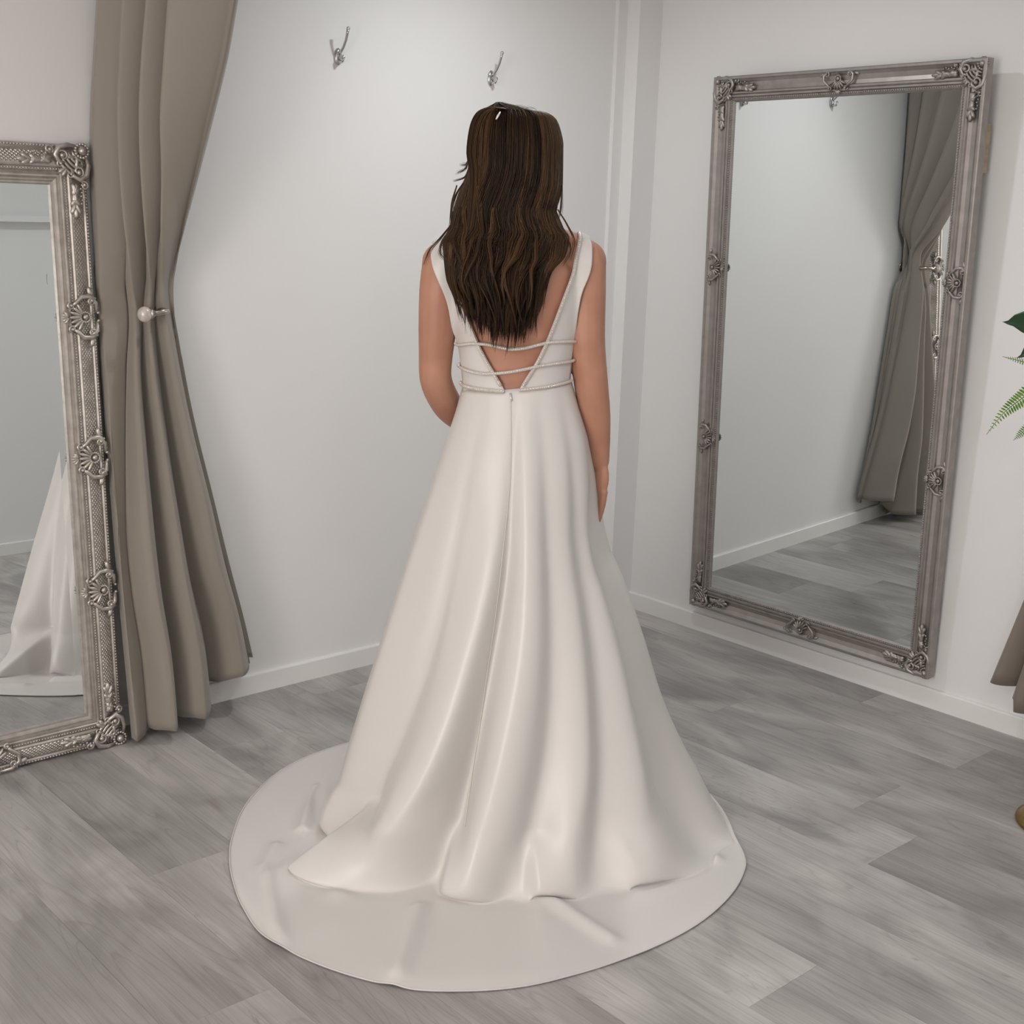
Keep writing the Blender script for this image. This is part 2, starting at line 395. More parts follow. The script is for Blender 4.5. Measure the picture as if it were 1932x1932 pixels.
def corner_ornament(k=1.0):
    """outer corner of the frame at the origin, rails run along +u and +v"""
    mb = MB()
    mb.ell((.016*k, .016*k, .006), (.011*k,)*3)
    for j in range(14):
        a = 2*PI*j/14; mb.ell((.016*k+.0165*k*math.cos(a), .016*k+.0165*k*math.sin(a), .003), (.0048*k,)*3, None, 6, 4)
    for j in range(5):
        r = .030+.010*j; a0 = PI/4
        pts = [(k*(.012+r*math.cos(a0+t)), k*(.012+r*math.sin(a0+t)), .004+.002*math.cos(t*2)) for t in np.linspace(-.62, .62, 9)]
        mb.tube(pts, [.0016*k, .0028*k, .0036*k, .004*k, .0042*k, .004*k, .0036*k, .0028*k, .0016*k], 6)
    for sw in (0, 1):
        f = (lambda p: (p[1], p[0], p[2])) if sw else (lambda p: p)
        sub = MB()
        pts = [(.030, .006, .003), (.052, .003, .006), (.076, .010, .008), (.086, .028, .008), (.076, .044, .007), (.060, .046, .005)]
        sub.tube([tuple(k*q if i < 2 else q for i, q in enumerate(p)) for p in pts], [.004*k, .0062*k, .0072*k, .007*k, .0055*k, .004*k], 7)
        scroll(sub, (.066*k, .030*k), .018*k, 1.4, 1.25, .0045*k, .006, -1)
        scroll(sub, (.100*k, .016*k), .012*k, 2.4, 1.1, .0036*k, .004, 1)
        scroll(sub, (.047*k, .074*k), .009*k, -.5, 1.0, .003*k, .005, 1)
        for j, (u, v, a, L, W) in enumerate([(.094, .034, .35, .034, .017), (.094, .046, -.35, .032, .016), (.114, .040, .05, .036, .019), (.128, .034, .75, .028, .014), (.128, .048, -.75, .028, .014),
                                             (.142, .040, .45, .030, .013), (.142, .042, -.45, .030, .013), (.152, .041, 0, .028, .014), (.108, .028, 1.1, .022, .012), (.030, .030, .12, .03, .012), (.058, .056, .6, .026, .012)]):
            leaf(sub, (u*k, v*k), a, L*k, W*k, .006, .002)
        for j in range(6): sub.ell(((.098+.009*j)*k, (.022+.003*(j % 2))*k, .004), (.0035*k,)*3, None, 6, 4)
        V = [f(q) for q in sub.v]; F = [tuple(reversed(q)) for q in sub.f] if sw else sub.f
        mb.add(V, F)
    return mb
def xf(mb, fn, flip):
    V = [fn(q) for q in mb.v]; F = [tuple(reversed(q)) for q in mb.f] if flip else mb.f
    return V, F

def framed_mirror(root, W, H, prof, rail_w, glass_h, mt, beads, sides, corner_k, side_k, tops, lattice=None, bevel=0.0):
    x0, x1, y0, y1 = -W/2, W/2, 0.0, H
    corners = [((x0, y0), (1, 1)), ((x1, y0), (-1, 1)), ((x1, y1), (-1, -1)), ((x0, y1), (1, -1))]
    # four mitred rails
    for e in range(4):
        (c0, d0), (c1, d1) = corners[e], corners[(e+1) % 4]
        V = [(c0[0]+d0[0]*t, c0[1]+d0[1]*t, h) for t, h in prof]+[(c1[0]+d1[0]*t, c1[1]+d1[1]*t, h) for t, h in prof]
        n = len(prof); F = [(i, i+1, n+i+1, n+i) for i in range(n-1)]
        F.append((n-1, 0, n, 2*n-1))
        me = mesh_from('frame_rail', V, F, False); link('frame_rail', me, mt, root)
    # beads
    for t, h, r in beads:
        mb = MB()
        for e in range(4):
            (c0, d0), (c1, d1) = corners[e], corners[(e+1) % 4]
            a = np.array([c0[0]+d0[0]*t, c0[1]+d0[1]*t]); b = np.array([c1[0]+d1[0]*t, c1[1]+d1[1]*t]); L = np.linalg.norm(b-a); n = int(L/(2.3*r))
            for i in range(n):
                q = a+(b-a)*(i+.5)/n; mb.ell((q[0], q[1], h), (r, r, r*.9), None, 6, 3)
        o = mb.build('bead_row', mt, root); o['kind'] = 'stuff'
    # diamond lattice on the cove
    if lattice:
        t0, t1, rows, pitch, hf = lattice; mb = MB(); dt = (t1-t0)/rows
        for e in range(4):
            (c0, d0), (c1, d1) = corners[e], corners[(e+1) % 4]
            a0 = np.array(c0, float); b0 = np.array(c1, float); along = (b0-a0)/np.linalg.norm(b0-a0)
            inn = np.array(d0, float)-along*np.dot(d0, along); L = np.linalg.norm(b0-a0); n = int((L-.20)/pitch)
            for rw in range(rows*2-1):
                t = t0+dt*(rw+1)*.5
                for i in range(n):
                    s = .10+pitch*(i+.5*(rw % 2)); c = a0+along*s+inn*t
                    hh = hf(t); e1 = along*pitch*.46; e2 = inn*dt*.46; th0, th1 = hf(t-dt*.46), hf(t+dt*.46)
                    mb.add([(*(c-e1), hh), (*(c-e2), th0), (*(c+e1), hh), (*(c+e2), th1), (*c, hh+.0022)], [(0, 1, 4), (1, 2, 4), (2, 3, 4), (3, 0, 4)])
        o = mb.build('diamond_lattice', mt, root, False); o['kind'] = 'stuff'
    # glass, with a ground bevel
    g = rail_w-.004
    a, b, c, dd = x0+g, x1-g, y0+g, y1-g
    if bevel:
        bv = bevel+.004
        obj('mirror_glass', [(a+bv, c+bv, glass_h), (b-bv, c+bv, glass_h), (b-bv, dd-bv, glass_h), (a+bv, dd-bv, glass_h)], [(0, 1, 2, 3)], M['glass'], root, False)
        lo = glass_h+.00027
        V = [(a, c, lo), (b, c, lo), (b, dd, lo), (a, dd, lo), (a+bv, c+bv, glass_h), (b-bv, c+bv, glass_h), (b-bv, dd-bv, glass_h), (a+bv, dd-bv, glass_h)]
        obj('glass_bevel', V, [(0, 1, 5, 4), (1, 2, 6, 5), (2, 3, 7, 6), (3, 0, 4, 7)], M['glass'], root, False)
    else:
        obj('mirror_glass', [(a, c, glass_h), (b, c, glass_h), (b, dd, glass_h), (a, dd, glass_h)], [(0, 1, 2, 3)], M['glass'], root, False)
    # backing board
    back = prof[0][1]
    MB().box((x0+.008, y0+.008, back-.002), (x1-.008, y1-.008, back+.010)).build('backing_board', M['board'], root, False)
    # ornaments
    hm = prof[len(prof)//3][1]
    for c0, d0 in corners:
        mb = corner_ornament(corner_k)
        V, F = xf(mb, lambda q: (c0[0]+d0[0]*q[0], c0[1]+d0[1]*q[1], q[2]+hm), d0[0]*d0[1] < 0)
        obj('corner_ornament', V, F, mt, root)
    mid = rail_w*.5
    for yy in sides:
        for s in (-1, 1):
            mb = side_ornament(side_k)
            V, F = xf(mb, lambda q: (s*(W/2-mid-q[1]), yy+q[0], q[2]+hm), s < 0)
            obj('side_ornament', V, F, mt, root)
    for xx in tops:
        for s in (-1, 1):
            mb = side_ornament(side_k*.95, 1.3)
            V, F = xf(mb, lambda q: (xx+q[0], (mid+q[1]) if s < 0 else H-mid-q[1], q[2]+hm), s > 0)
            obj('side_ornament', V, F, mt, root)

def frame_matrix(origin, ex, ey):
    ex = np.array(ex, float); ex /= np.linalg.norm(ex); ey = np.array(ey, float); ey /= np.linalg.norm(ey); ez = np.cross(ex, ey)
    return Matrix(((ex[0], ey[0], ez[0], origin[0]), (ex[1], ey[1], ez[1], origin[1]), (ex[2], ey[2], ez[2], origin[2]), (0, 0, 0, 1)))

# wall mirror on the right wall, top leaning out
PR = [(0, -.034), (0, -.002), (.003, 0), (.009, 0), (.012, -.004), (.020, -.011), (.034, -.015), (.045, -.013), (.048, -.008), (.053, -.008), (.055, -.012), (.058, -.009), (.063, -.009), (.066, -.014), (.073, -.014), (.077, -.019), (.080, -.024)]
RM_W, RM_TILT = .942, .0285
wm = empty('wall_mirror')
h_r = 1.776/math.cos(RM_TILT)
wm.matrix_world = frame_matrix((-.050, -.870, .102), (0, -1, 0), (-math.sin(RM_TILT), 0, math.cos(RM_TILT)))
tag(wm, 'tall silver framed mirror hung on the wall, tilting forward above the skirting', 'mirror')
framed_mirror(wm, RM_W, h_r, PR, .080, -.022, M['silver_dull'], [(.0695, -.0125, .0032)], [.608, 1.178], .92, .80, [0.0])
sp = MB().box((RM_W/2-.030, h_r-.30, -.060), (RM_W/2-.004, h_r-.17, -.036)).build('wooden_spacer', M['wood'], wm, False); sp['label'] = 'small bare wooden block behind the frame'

# standing mirror leaning on the back wall
PLF = [(0, -.048), (0, -.020), (.003, -.016), (.009, -.015), (.013, -.017), (.022, -.011), (.034, -.005), (.046, -.001), (.052, 0), (.056, -.002), (.058, -.006), (.065, -.006), (.067, -.003), (.070, -.001), (.073, -.005), (.076, -.003), (.080, -.003), (.082, -.008), (.085, -.006), (.089, -.007), (.092, -.012), (.096, -.012), (.100, -.022)]
LM_S = .055; LM_W, LM_H = .70, 1.557/math.cos(LM_S)
lm = empty('standing_mirror')
lm.matrix_world = frame_matrix((-2.04-LM_W/2, -.120, .004), (math.cos(.0085), -math.sin(.0085), 0), (0, math.sin(LM_S), math.cos(LM_S)))
tag(lm, 'ornate silver framed mirror standing on the floor, leaning back beside the curtain', 'mirror')
hfun = lambda t: float(np.interp(t, [p[0] for p in PLF[1:]], [p[1] for p in PLF[1:]]))+.0004
framed_mirror(lm, LM_W, LM_H, PLF, .100, -.020, M['silver'], [(.006, -.013, .0034), (.0615, -.004, .0032)], [.43, .781, 1.138], 1.0, 1.0, [0.0], (.016, .050, 4, .0105, hfun), .016)

# ------------------------------------------------------------------ coat hooks
def coat_hook(loc, face, label, group=None):
    """face = +1 room is towards -y, -1 towards +y"""
    root = empty('coat_hook', loc, 0 if face > 0 else PI); tag(root, label, 'hook', group)
    mb = MB(); mb.ell((0, -.003, 0), (.013, .007, .024), None, 16, 8); mb.build('back_plate', M['chrome'], root)
    mb = MB(); pts = [(0, -.004, .008), (0, -.016, .012), (0, -.030, .024), (0, -.042, .042), (0, -.049, .060), (0, -.052, .070)]
    mb.tube(pts, [.006, .0045, .0038, .0038, .0042, .0048], 10); mb.ell((0, -.0525, .0715), (.0058,)*3); mb.build('coat_prong', M['chrome'], root)
    mb = MB(); pts = [(0, -.004, -.008), (0, -.014, -.015), (0, -.024, -.014), (0, -.029, -.004)]
    mb.tube(pts, [.006, .0045, .004, .0045], 10); mb.ell((0, -.0292, -.002), (.0055,)*3); mb.build('hat_prong', M['chrome'], root)
    for z in (.014, -.018): MB().ell((0, -.009, z), (.003, .0025, .003), None, 8, 4).build('screw', M['nickel'], root)
coat_hook((-1.274, 0, 1.848), 1, 'chrome coat hook on the white wall, close to the tied curtain')
coat_hook((-.702, 0, 1.842), 1, "chrome coat hook on the white wall above the woman's head")
coat_hook((-.66, RY0, 1.40), -1, 'chrome coat hook on the front wall below the ledge')

# ------------------------------------------------------------------ tied curtain by the standing mirror
def tied_curtain():
    # pleat edges in the photograph at successive heights (pixels)
    ROW_Y = [-260, 0, 120, 250, 370, 480, 545, 585, 620, 700, 850, 1000, 1130, 1250, 1400]
    EDGE = np.array([
        [196, 285, 345, 398, 520], [187, 263, 310, 353, 447], [180, 254, 298, 343, 427], [174, 245, 288, 333, 397], [174, 243, 283, 322, 369],
        [175, 242, 279, 306, 345], [176, 238, 277, 297, 334], [177, 244, 274, 296, 327], [178, 246, 273, 297, 328], [180, 242, 272, 303, 339],
        [190, 240, 283, 322, 367], [202, 241, 296, 345, 402], [214, 252, 309, 366, 432], [224, 271, 325, 395, 462], [240, 284, 334, 411, 494]], float)
    ZROW = np.concatenate([np.linspace(2.30, 1.30, 40), np.linspace(1.28, 1.02, 18), np.linspace(1.0, 0.0, 42)])
    lineA = lambda z: np.array([cub(z, [0, 1.14, 2.5], [-1.998, -1.998, -2.003]), cub(z, [0, .5, 1.14, 2.5], [-.135, -.085, -.045, -.05])])
    lineB = lambda z: np.array([cub(z, [0, .5, 1.0, 1.14, 1.3, 1.9, 2.5], [-1.66, -1.75, -1.86, -1.88, -1.88, -1.855, -1.84]), cub(z, [0, .5, 1.0, 1.14, 1.3, 1.9, 2.5], [-.055, -.070, -.068, -.066, -.14, -.43, -.58])])
    HEM = np.array([.016, .036, .040, .125])         # clearance of the four pleats at the bottom
    rows = []
    NP = 16
    for z in ZROW:
        A, B = lineA(z), lineB(z); tdir = (B-A)/np.linalg.norm(B-A); nrm = np.array([tdir[1], -tdir[0]])
        if np.dot(nrm, CAM[:2]-A) < 0: nrm = -nrm
        pts = []
        for k in range(5):
            s = k/4.0
            for _ in range(3):
                Q = A+(B-A)*s; _, py = project((Q[0], Q[1], z))
                px = cub(py, ROW_Y, EDGE[:, k]); v = ray(px, py)
                den = v[0]*tdir[1]-v[1]*tdir[0]
                w = A-CAM[:2]; tt = (w[0]*tdir[1]-w[1]*tdir[0])/den
                X = CAM[:2]+v[:2]*tt; s = np.dot(X-A, B-A)/np.dot(B-A, B-A)
            pts.append(A+(B-A)*s)
        gather = math.exp(-((z-1.14)/.10)**2)
        row = []
        # hidden return from the wall side
        row += [np.array([-1.83, -.035]), np.array([-1.90, -.028])]
        for k in range(4):
            a, b = pts[k], pts[k+1]; L = np.linalg.norm(b-a)
            dep = min(.070, .75*L)*(1-.70*gather)*(1.0 if k else .25)
            val = .030*(1-.3*gather)*(1.0 if k else .4)
            if z > 1.14 and k == 1: dep *= .9
            for i in range(NP):
                t = i/NP
                if i == 0: row.append(a+(b-a)*.03-nrm*val); continue
                if i == 1: row.append(a-(b-a)*.010+nrm*dep*.35); continue
                # crisp front edge, falling back to the right under the next fold
                d_ = (dep+val)*(1-t)**.85*(1-.55*math.exp(-((t-.10)/.05)**2))-val*t+.3*dep*math.sin(PI*t)
                row.append(a+(b-a)*t+nrm*d_)
        row.append(pts[4]+nrm*.002)
        # far side of the folds, back to the wall
        E = pts[4]; Wp = np.array([-1.80, -.035]) if z > 1.0 else np.array([cub(z, [0, 1.0], [-1.64, -1.80]), -.022])
        if z > 1.0: Wp = np.array([cub(z, [1.0, 1.14, 1.3, 2.5], [-1.82, -1.888, -1.83, -1.80]), -.024])
        for i in range(1, 33):
            t = i/32; amp = (.028*(1-.6*gather))*math.sin(t*PI)**.3
            off = -nrm*(.045*math.sin(PI*t)*(1-gather)+amp*(1-.9*gather)*math.sin(t*PI*9))
            row.append(E+(Wp-E)*t+off)
        rows.append(np.array(row))
    R = np.array(rows); nz, nu = R.shape[0], R.shape[1]
    # smooth along the height so the tie pinch is soft
    for _ in range(2): R[1:-1] = .25*R[:-2]+.5*R[1:-1]+.25*R[2:]
    # hem: each pleat ends at its own height
    hem = np.zeros(nu); idx = np.arange(nu)
    for i in range(nu):
        k = np.clip((i-2)/NP, 0, 3.999)
        hem[i] = HEM[int(k)] if i < 2+4*NP else .120+.02*math.sin(i*.5)
    hem = np.convolve(np.pad(hem, 3, mode='edge'), np.ones(7)/7, 'valid')
    V = []
    for j, z in enumerate(ZROW):
        for i in range(nu):
            zz = hem[i]+(z)*(1-hem[i]/2.30)
            V.append((max(R[j, i, 0], -2.026), min(R[j, i, 1], -.016), zz))
    root = empty('tied_curtain', (-1.95, -.1, 0)); off = np.array([-1.95, -.1, 0])
    o = obj('fabric', np.array(V)-off, grid_faces(nu, nz), M['curtain'], root)
    m = o.modifiers.new('solid', 'SOLIDIFY'); m.thickness = .003; m.offset = 0
    # hem stitch band
    Vh = []; ys = (.045, .049)
    for zz in ys:
        j = np.argmin(abs(ZROW-zz))
        for i in range(nu): Vh.append((R[j, i, 0]-off[0], min(R[j, i, 1], -.016)-off[1]-.0, hem[i]+zz))
    tag(root, 'long taupe curtain with deep folds, tied back to the wall beside the ornate standing mirror', 'curtain')
    # rail at the ceiling
    rl = empty('curtain_rail', (-1.92, 0, 2.325)); tag(rl, 'slim metal curtain rail running out from the wall above the tied curtain', 'curtain rail')
    MB().tube([(0, 0, 0), (0, -1.6, 0)], .012, 10).build('rod', M['nickel'], rl)
    for y in (-.3, -1.5): MB().tube([(0, y, 0), (0, y, .035)], .006, 8).build('bracket', M['nickel'], rl)
    # holdback
    HBY = -.132
    bxw = on_plane(322, 588, (0, HBY, 0), np.array([0, 1, 0])); blw = on_plane(275, 593, (0, HBY, 0), np.array([0, 1, 0]))
    org = np.array([bxw[0], 0, bxw[2]]); hb = empty('curtain_holdback', tuple(org)); tag(hb, 'metal curtain holdback arm with a pale round knob gripping the tied curtain', 'holdback')
    bx, bl = bxw-org, blw-org; z0 = 0.0
    pts = [(0, 0, 0), (0, -.05, 0), (0, -.10, 0), (0, HBY+.030, 0)]
    for a in np.linspace(.1, PI/2, 8): pts.append((-.028+.028*math.cos(a), HBY+.028-.028*math.sin(a), 0))
    for t in np.linspace(.45, 1, 6): pts.append(tuple(bx*(1-t)+bl*t))
    MB().tube(pts, .0078, 12).build('arm', M['nickel'], hb)
    dirn = (bl-bx)/np.linalg.norm(bl-bx)
    mb = MB(); mb.tube([bl-dirn*.024, bl-dirn*.016, bl-dirn*.014, bl-dirn*.010], [.0085, .0125, .0155, .0155], 16); mb.build('collar', M['nickel'], hb)
    mb = MB(); mb.ell(bl+dirn*.003, (.0185, .0185, .0200), None, 20, 12); mb.build('knob', M['pearl'], hb)
    mb = MB(); mb.tube([(0, 0, z0), (0, -.006, z0)], .022, 18); mb.build('wall_plate', M['nickel'], hb)
tied_curtain()

# ------------------------------------------------------------------ the woman in the wedding dress
DH = np.array([math.sin(YAW), math.cos(YAW), 0]); RH = np.array([math.cos(YAW), -math.sin(YAW), 0])
PO = np.array([-1.556, -1.109, 0.0])
woman = empty('person', tuple(PO), -YAW)
tag(woman, 'woman with long wavy brown hair standing in an ivory satin wedding gown, back turned', 'person')
def to_loc(P): Q = np.asarray(P, float)-PO; return np.stack([Q@RH, Q@DH, Q[..., 2]], -1)
CAML = to_loc(CAM)
def ray_loc(px, py):
    v = ray(px, py); v = v/np.linalg.norm(v); return np.array([v@RH, v@DH, v[2]])
def loc_at(px, py, Y=0.0):
    v = ray_loc(px, py); return CAML+v*((Y-CAML[1])/v[1])
def floor_loc(px, py): return to_loc(on_floor(px, py))[:2]

# torso sections: z, half width, back depth, front depth, centre x, centre y
TS = np.array([[.70, .115, .085, .08, 0, 0], [.80, .125, .092, .085, 0, 0], [.90, .122, .090, .085, .002, 0], [.98, .112, .082, .082, .004, 0], [1.05, .113, .083, .082, .006, 0],
               [1.12, .118, .085, .088, .004, 0], [1.19, .128, .092, .105, 0, 0], [1.25, .137, .096, .115, -.003, 0], [1.30, .140, .094, .105, -.005, 0], [1.35, .118, .078, .072, -.006, -.004], [1.385, .075, .06, .05, -.006, -.008]])
def tsec(z): return [cub(z, TS[:, 0], TS[:, i]) for i in range(1, 6)]
def torso_pt(z, t, off=0.0):
    """t = 0 back centre, positive to the right"""
    a, bb, bf, cx, cy = tsec(z); b = bb if math.cos(t) > 0 else bf
    return np.array([cx+(a+off)*math.sin(t), cy-(b+off)*math.cos(t), z])
def closed_loft(mb, rings):
    n = len(rings[0]); V = [p for r in rings for p in r]; F = grid_faces(n, len(rings), True)
    F.append(tuple(range(n))[::-1]); F.append(tuple((len(rings)-1)*n+k for k in range(n))); mb.add(V, F)
def limb(mb, pts, rad, n=16, sub=6):
    P = np.array(pts, float); k = np.arange(len(P)); kk = np.linspace(0, len(P)-1, (len(P)-1)*sub+1)
    Q = np.stack([cub(kk, k, P[:, i]) for i in range(3)], -1); R = cub(kk, k, rad)
    mb.tube(Q, R, n); mb.ell(Q[0], (R[0],)*3, None, 14, 10); mb.ell(Q[-1], (R[-1],)*3, None, 14, 10)
def core_mesh(mb):
    closed_loft(mb, [[torso_pt(z, -2*PI*k/40) for k in range(40)] for z in np.linspace(.70, 1.385, 40)])
    limb(mb, [(-.160, .002, 1.318), (-.10, -.004, 1.348), (-.005, -.012, 1.362), (.09, -.004, 1.354), (.146, .002, 1.331)], [.047, .046, .052, .046, .047])
    limb(mb, [(-.006, -.018, 1.36), (-.006, -.010, 1.41), (-.006, .004, 1.47)], [.058, .050, .050])
def remeshed(mb, voxel, smooth_n):
    o = obj('tmp', mb.v, mb.f, None); r = o.modifiers.new('r', 'REMESH'); r.mode = 'VOXEL'; r.voxel_size = voxel; r.use_smooth_shade = True
    s = o.modifiers.new('s', 'SMOOTH'); s.factor = .5; s.iterations = smooth_n
    dg = bpy.context.evaluated_depsgraph_get(); me = bpy.data.meshes.new_from_object(o.evaluated_get(dg))
    old = o.data; bpy.data.objects.remove(o); bpy.data.meshes.remove(old)
    me.polygons.foreach_set('use_smooth', [True]*len(me.polygons)); return me
def bvh_of(me):
    return BVHTree.FromPolygons([v.co.copy() for v in me.vertices], [tuple(p.vertices) for p in me.polygons])
mbc = MB(); core_mesh(mbc); limb(mbc, [(-.160, .002, 1.318), (-.158, 0, 1.27), (-.140, 0, 1.20)], [.047, .044, .030]); limb(mbc, [(.146, .002, 1.331), (.146, 0, 1.27), (.132, 0, 1.20)], [.047, .044, .030]); core_me = remeshed(mbc, .007, 6); CORE = bvh_of(core_me); bpy.data.meshes.remove(core_me)

mb = MB(); core_mesh(mb)
# head with face
mb.ell((-.006, .012, 1.552), (.073, .092, .098), None, 24, 16); mb.ell((-.006, .058, 1.487), (.050, .046, .050), None, 18, 12)
mb.ell((-.006, .078, 1.456), (.026, .024, .020), None, 12, 8); mb.ell((-.006, .104, 1.520), (.011, .016, .022), None, 10, 8); mb.ell((-.006, .114, 1.511), (.012, .009, .009), None, 10, 8)
for s in (-1, 1):
    mb.ell((-.006+s*.074, .006, 1.530), (.010, .017, .028), None, 10, 8); mb.ell((-.006+s*.034, .085, 1.520), (.020, .018, .020), None, 10, 8)
mb.ell((-.006, .102, 1.484), (.022, .008, .005), None, 12, 6); mb.ell((-.006, .101, 1.475), (.020, .009, .006), None, 12, 6)
# left arm, bent forward
limb(mb, [(-.160, .002, 1.318), (-.166, .000, 1.26), (-.170, -.006, 1.17), (-.173, -.006, 1.085), (-.150, .060, 1.005), (-.105, .150, .945), (-.088, .178, .932)], [.046, .045, .041, .036, .035, .025, .022])
mb.ell((-.062, .205, .922), (.042, .030, .017), rotz(-.8), 14, 10)
for j, L in enumerate((.062, .070, .066, .052)):
    b = np.array([-.040-.012*j+.012, .208+.016*(1.5-j)+.012, .922]); limb(mb, [b, b+np.array([.030, .012, -.010]), b+np.array([L*.8, .006, -.030])], [.0085, .0080, .0070], 10, 4)
limb(mb, [(-.078, .205, .935), (-.052, .232, .940), (-.028, .238, .928)], [.010, .009, .0078], 10, 4)
# right arm, hanging
limb(mb, [(.146, .002, 1.331), (.151, .002, 1.26), (.156, .000, 1.17), (.168, .000, 1.085), (.183, .012, 1.00), (.196, .028, .92), (.200, .034, .890)], [.046, .0435, .041, .0385, .0350, .0260, .0225])
hr = rotz(.62)
mb.ell((.200, .038, .852), (.0155, .033, .048), hr, 14, 12)
for j, (y, L, r_) in enumerate(((-.0245, .074, .0076), (-.0085, .092, .0082), (.0085, .100, .0084), (.0250, .090, .0082))):
    b = np.array([.199, .038, .820])+hr@np.array([0, y, 0])
    limb(mb, [b, b+np.array([-.003, .004, -.030]), b+np.array([-.009, .008, -.062]), b+np.array([-.018, .010, -L-.012])], [r_*1.12, r_*1.06, r_*.94, r_*.72], 10, 4)
tb_ = np.array([.197, .040, .870])+hr@np.array([0, .026, 0])
limb(mb, [tb_, tb_+hr@np.array([-.012, .020, -.022]), tb_+hr@np.array([-.017, .027, -.052])], [.0115, .0096, .0078], 10, 4)
# legs and feet under the gown
for s in (-1, 1):
    limb(mb, [(s*.062, 0, .76), (s*.068, .005, .62), (s*.070, .012, .47), (s*.070, -.004, .34), (s*.070, -.006, .20), (s*.070, -.010, .07)], [.062, .062, .050, .050, .040, .034])
    mb.ell((s*.075, .055, .032), (.036, .105, .031), None, 14, 10)
body_me = remeshed(mb, .0034, 7); BODY = bvh_of(body_me)
link('body', body_me, M['skin'], woman)
for s in (-1, 1):
    MB().ell((-.006+s*.030, .0935, 1.537), (.012, .006, .006), None, 12, 8).build('eye', M['eye'], woman)
    MB().ell((-.006+s*.031, .0955, 1.556), (.019, .006, .003), None, 10, 6).build('eyebrow', M['brow'], woman)
    MB().ell((-.006+s*.030, .0985, 1.537), (.0048, .0022, .0048), None, 12, 8).build('iris', M['brow'], woman)
mb = MB(); mb.ell((-.006, .1055, 1.484), (.020, .006, .0045), None, 12, 6); mb.ell((-.006, .1055, 1.476), (.018, .007, .0055), None, 12, 6); mb.build('lips', M['lip'], woman)
for s in (-1, 1):
    mb = MB(); mb.ell((s*.075, .062, .026), (.040, .112, .026), None, 16, 10); mb.tube([(s*.073, -.040, .03), (s*.073, -.044, .002)], [.018, .012], 10); mb.build('shoe', M['shoe'], woman)

def hit(px, py, off=.006, tree=None, Yd=-.08):
    v = ray_loc(px, py); q = (tree or CORE).ray_cast(Vector(CAML), Vector(v))
    if q[0] is None:
        P = loc_at(px, py, Yd*.3); q = (tree or CORE).find_nearest(Vector(P))
        n = np.array(q[1]); p = np.array(q[0])
        w = np.array(P)-p; n = w/max(np.linalg.norm(w), 1e-6)
        return p+n*off
    n = np.array(q[1]); n = n if n@v < 0 else -n
    return np.array(q[0])+n*off
# ---- bodice
IN_R = [(452, 1090), (480, 1084), (510, 1077), (580, 1052), (640, 1029), (680, 1011), (725, 984), (742, 974)]
OUT_R = [(452, 1113), (475, 1115), (500, 1115), (525, 1109), (550, 1099), (590, 1090), (640, 1081), (680, 1079), (715, 1075), (742, 1080)]
IN_L = [(462, 838), (480, 842), (520, 853), (580, 881), (640, 903), (680, 922), (725, 948), (742, 957)]
OUT_L = [(462, 815), (480, 816), (500, 818), (525, 826), (560, 840), (600, 850), (640, 856), (680, 861), (715, 872), (742, 870)]
bod = None
def back_panel(IN, OUT, sgn):
    y0 = IN[0][0]; rows = np.concatenate([np.linspace(y0, 560, 26), np.linspace(564, 744, 34)]); nc = 16; V = []
    for y in rows:
        xi = cub(y, [a for a, b in IN], [b for a, b in IN]); xo = cub(y, [a for a, b in OUT], [b for a, b in OUT])
        for c in range(nc): V.append(hit(xi+(xo-xi)*c/(nc-1), y, .0065))
    V = np.array(V).reshape(len(rows), nc, 3)
    # relax
    for _ in range(8):
        W_ = V.copy(); W_[1:-1] = .25*V[:-2]+.5*V[1:-1]+.25*V[2:]; W_[:, 1:-1] = .5*W_[:, 1:-1]+.25*(W_[:, :-2]+W_[:, 2:]); V = W_
    # carry the strap over the shoulder, turning about the shoulder line
    top = V[0]; over = []
    zc = np.interp(top[:, 0], [-.160, -.10, -.005, .09, .146], [1.318, 1.348, 1.362, 1.354, 1.331]); yc = .0
    a0 = np.arctan2(top[:, 2]-zc, -(top[:, 1]-yc)); rr = np.hypot(top[:, 2]-zc, top[:, 1]-yc)
    for da in np.linspace(.22, 2.4, 11):
        a_ = a0+da; over.append(np.stack([top[:, 0]*(1-.02*da), yc-rr*np.cos(a_), zc+rr*np.sin(a_)], -1))
    full = np.concatenate([np.array(over)[::-1], V]); R_ = full.shape[0]
    return full, R_, nc
fullR, nR, nc = back_panel(IN_R, OUT_R, 1); fullL, _, _ = back_panel(IN_L, OUT_L, -1)
def shell(name, V, F, mt, parent, th=.0022):
    o = obj(name, V, F, mt, parent); m = o.modifiers.new('solid', 'SOLIDIFY'); m.thickness = th; m.offset = 1; return o
dress_b = shell('bodice', fullR.reshape(-1, 3), [tuple(reversed(f)) for f in grid_faces(nc, nR)], M['satin'], woman)
shell('back_panel', fullL.reshape(-1, 3), grid_faces(nc, nR), M['satin'], dress_b)
# front of the bodice
Vf = []; zs = np.linspace(1.045, 1.30, 26); ts = np.linspace(math.radians(78), math.radians(282), 60)
for z in zs:
    for t in ts:
        tt = t; lift = 0
        zz = z
        cap = 1.30-.060*math.exp(-((t-PI)/.45)**2)+.030*math.exp(-((abs(t-PI)-.80)/.25)**2)-.10*sstep(1.0, 1.4, abs(t-PI))
        zz = 1.045+(z-1.045)*(cap-1.045)/(1.30-1.045)
        Vf.append(torso_pt(zz, tt, .0055))
shell('front_panel', Vf, [tuple(reversed(f)) for f in grid_faces(60, 26)], M['satin'], dress_b)

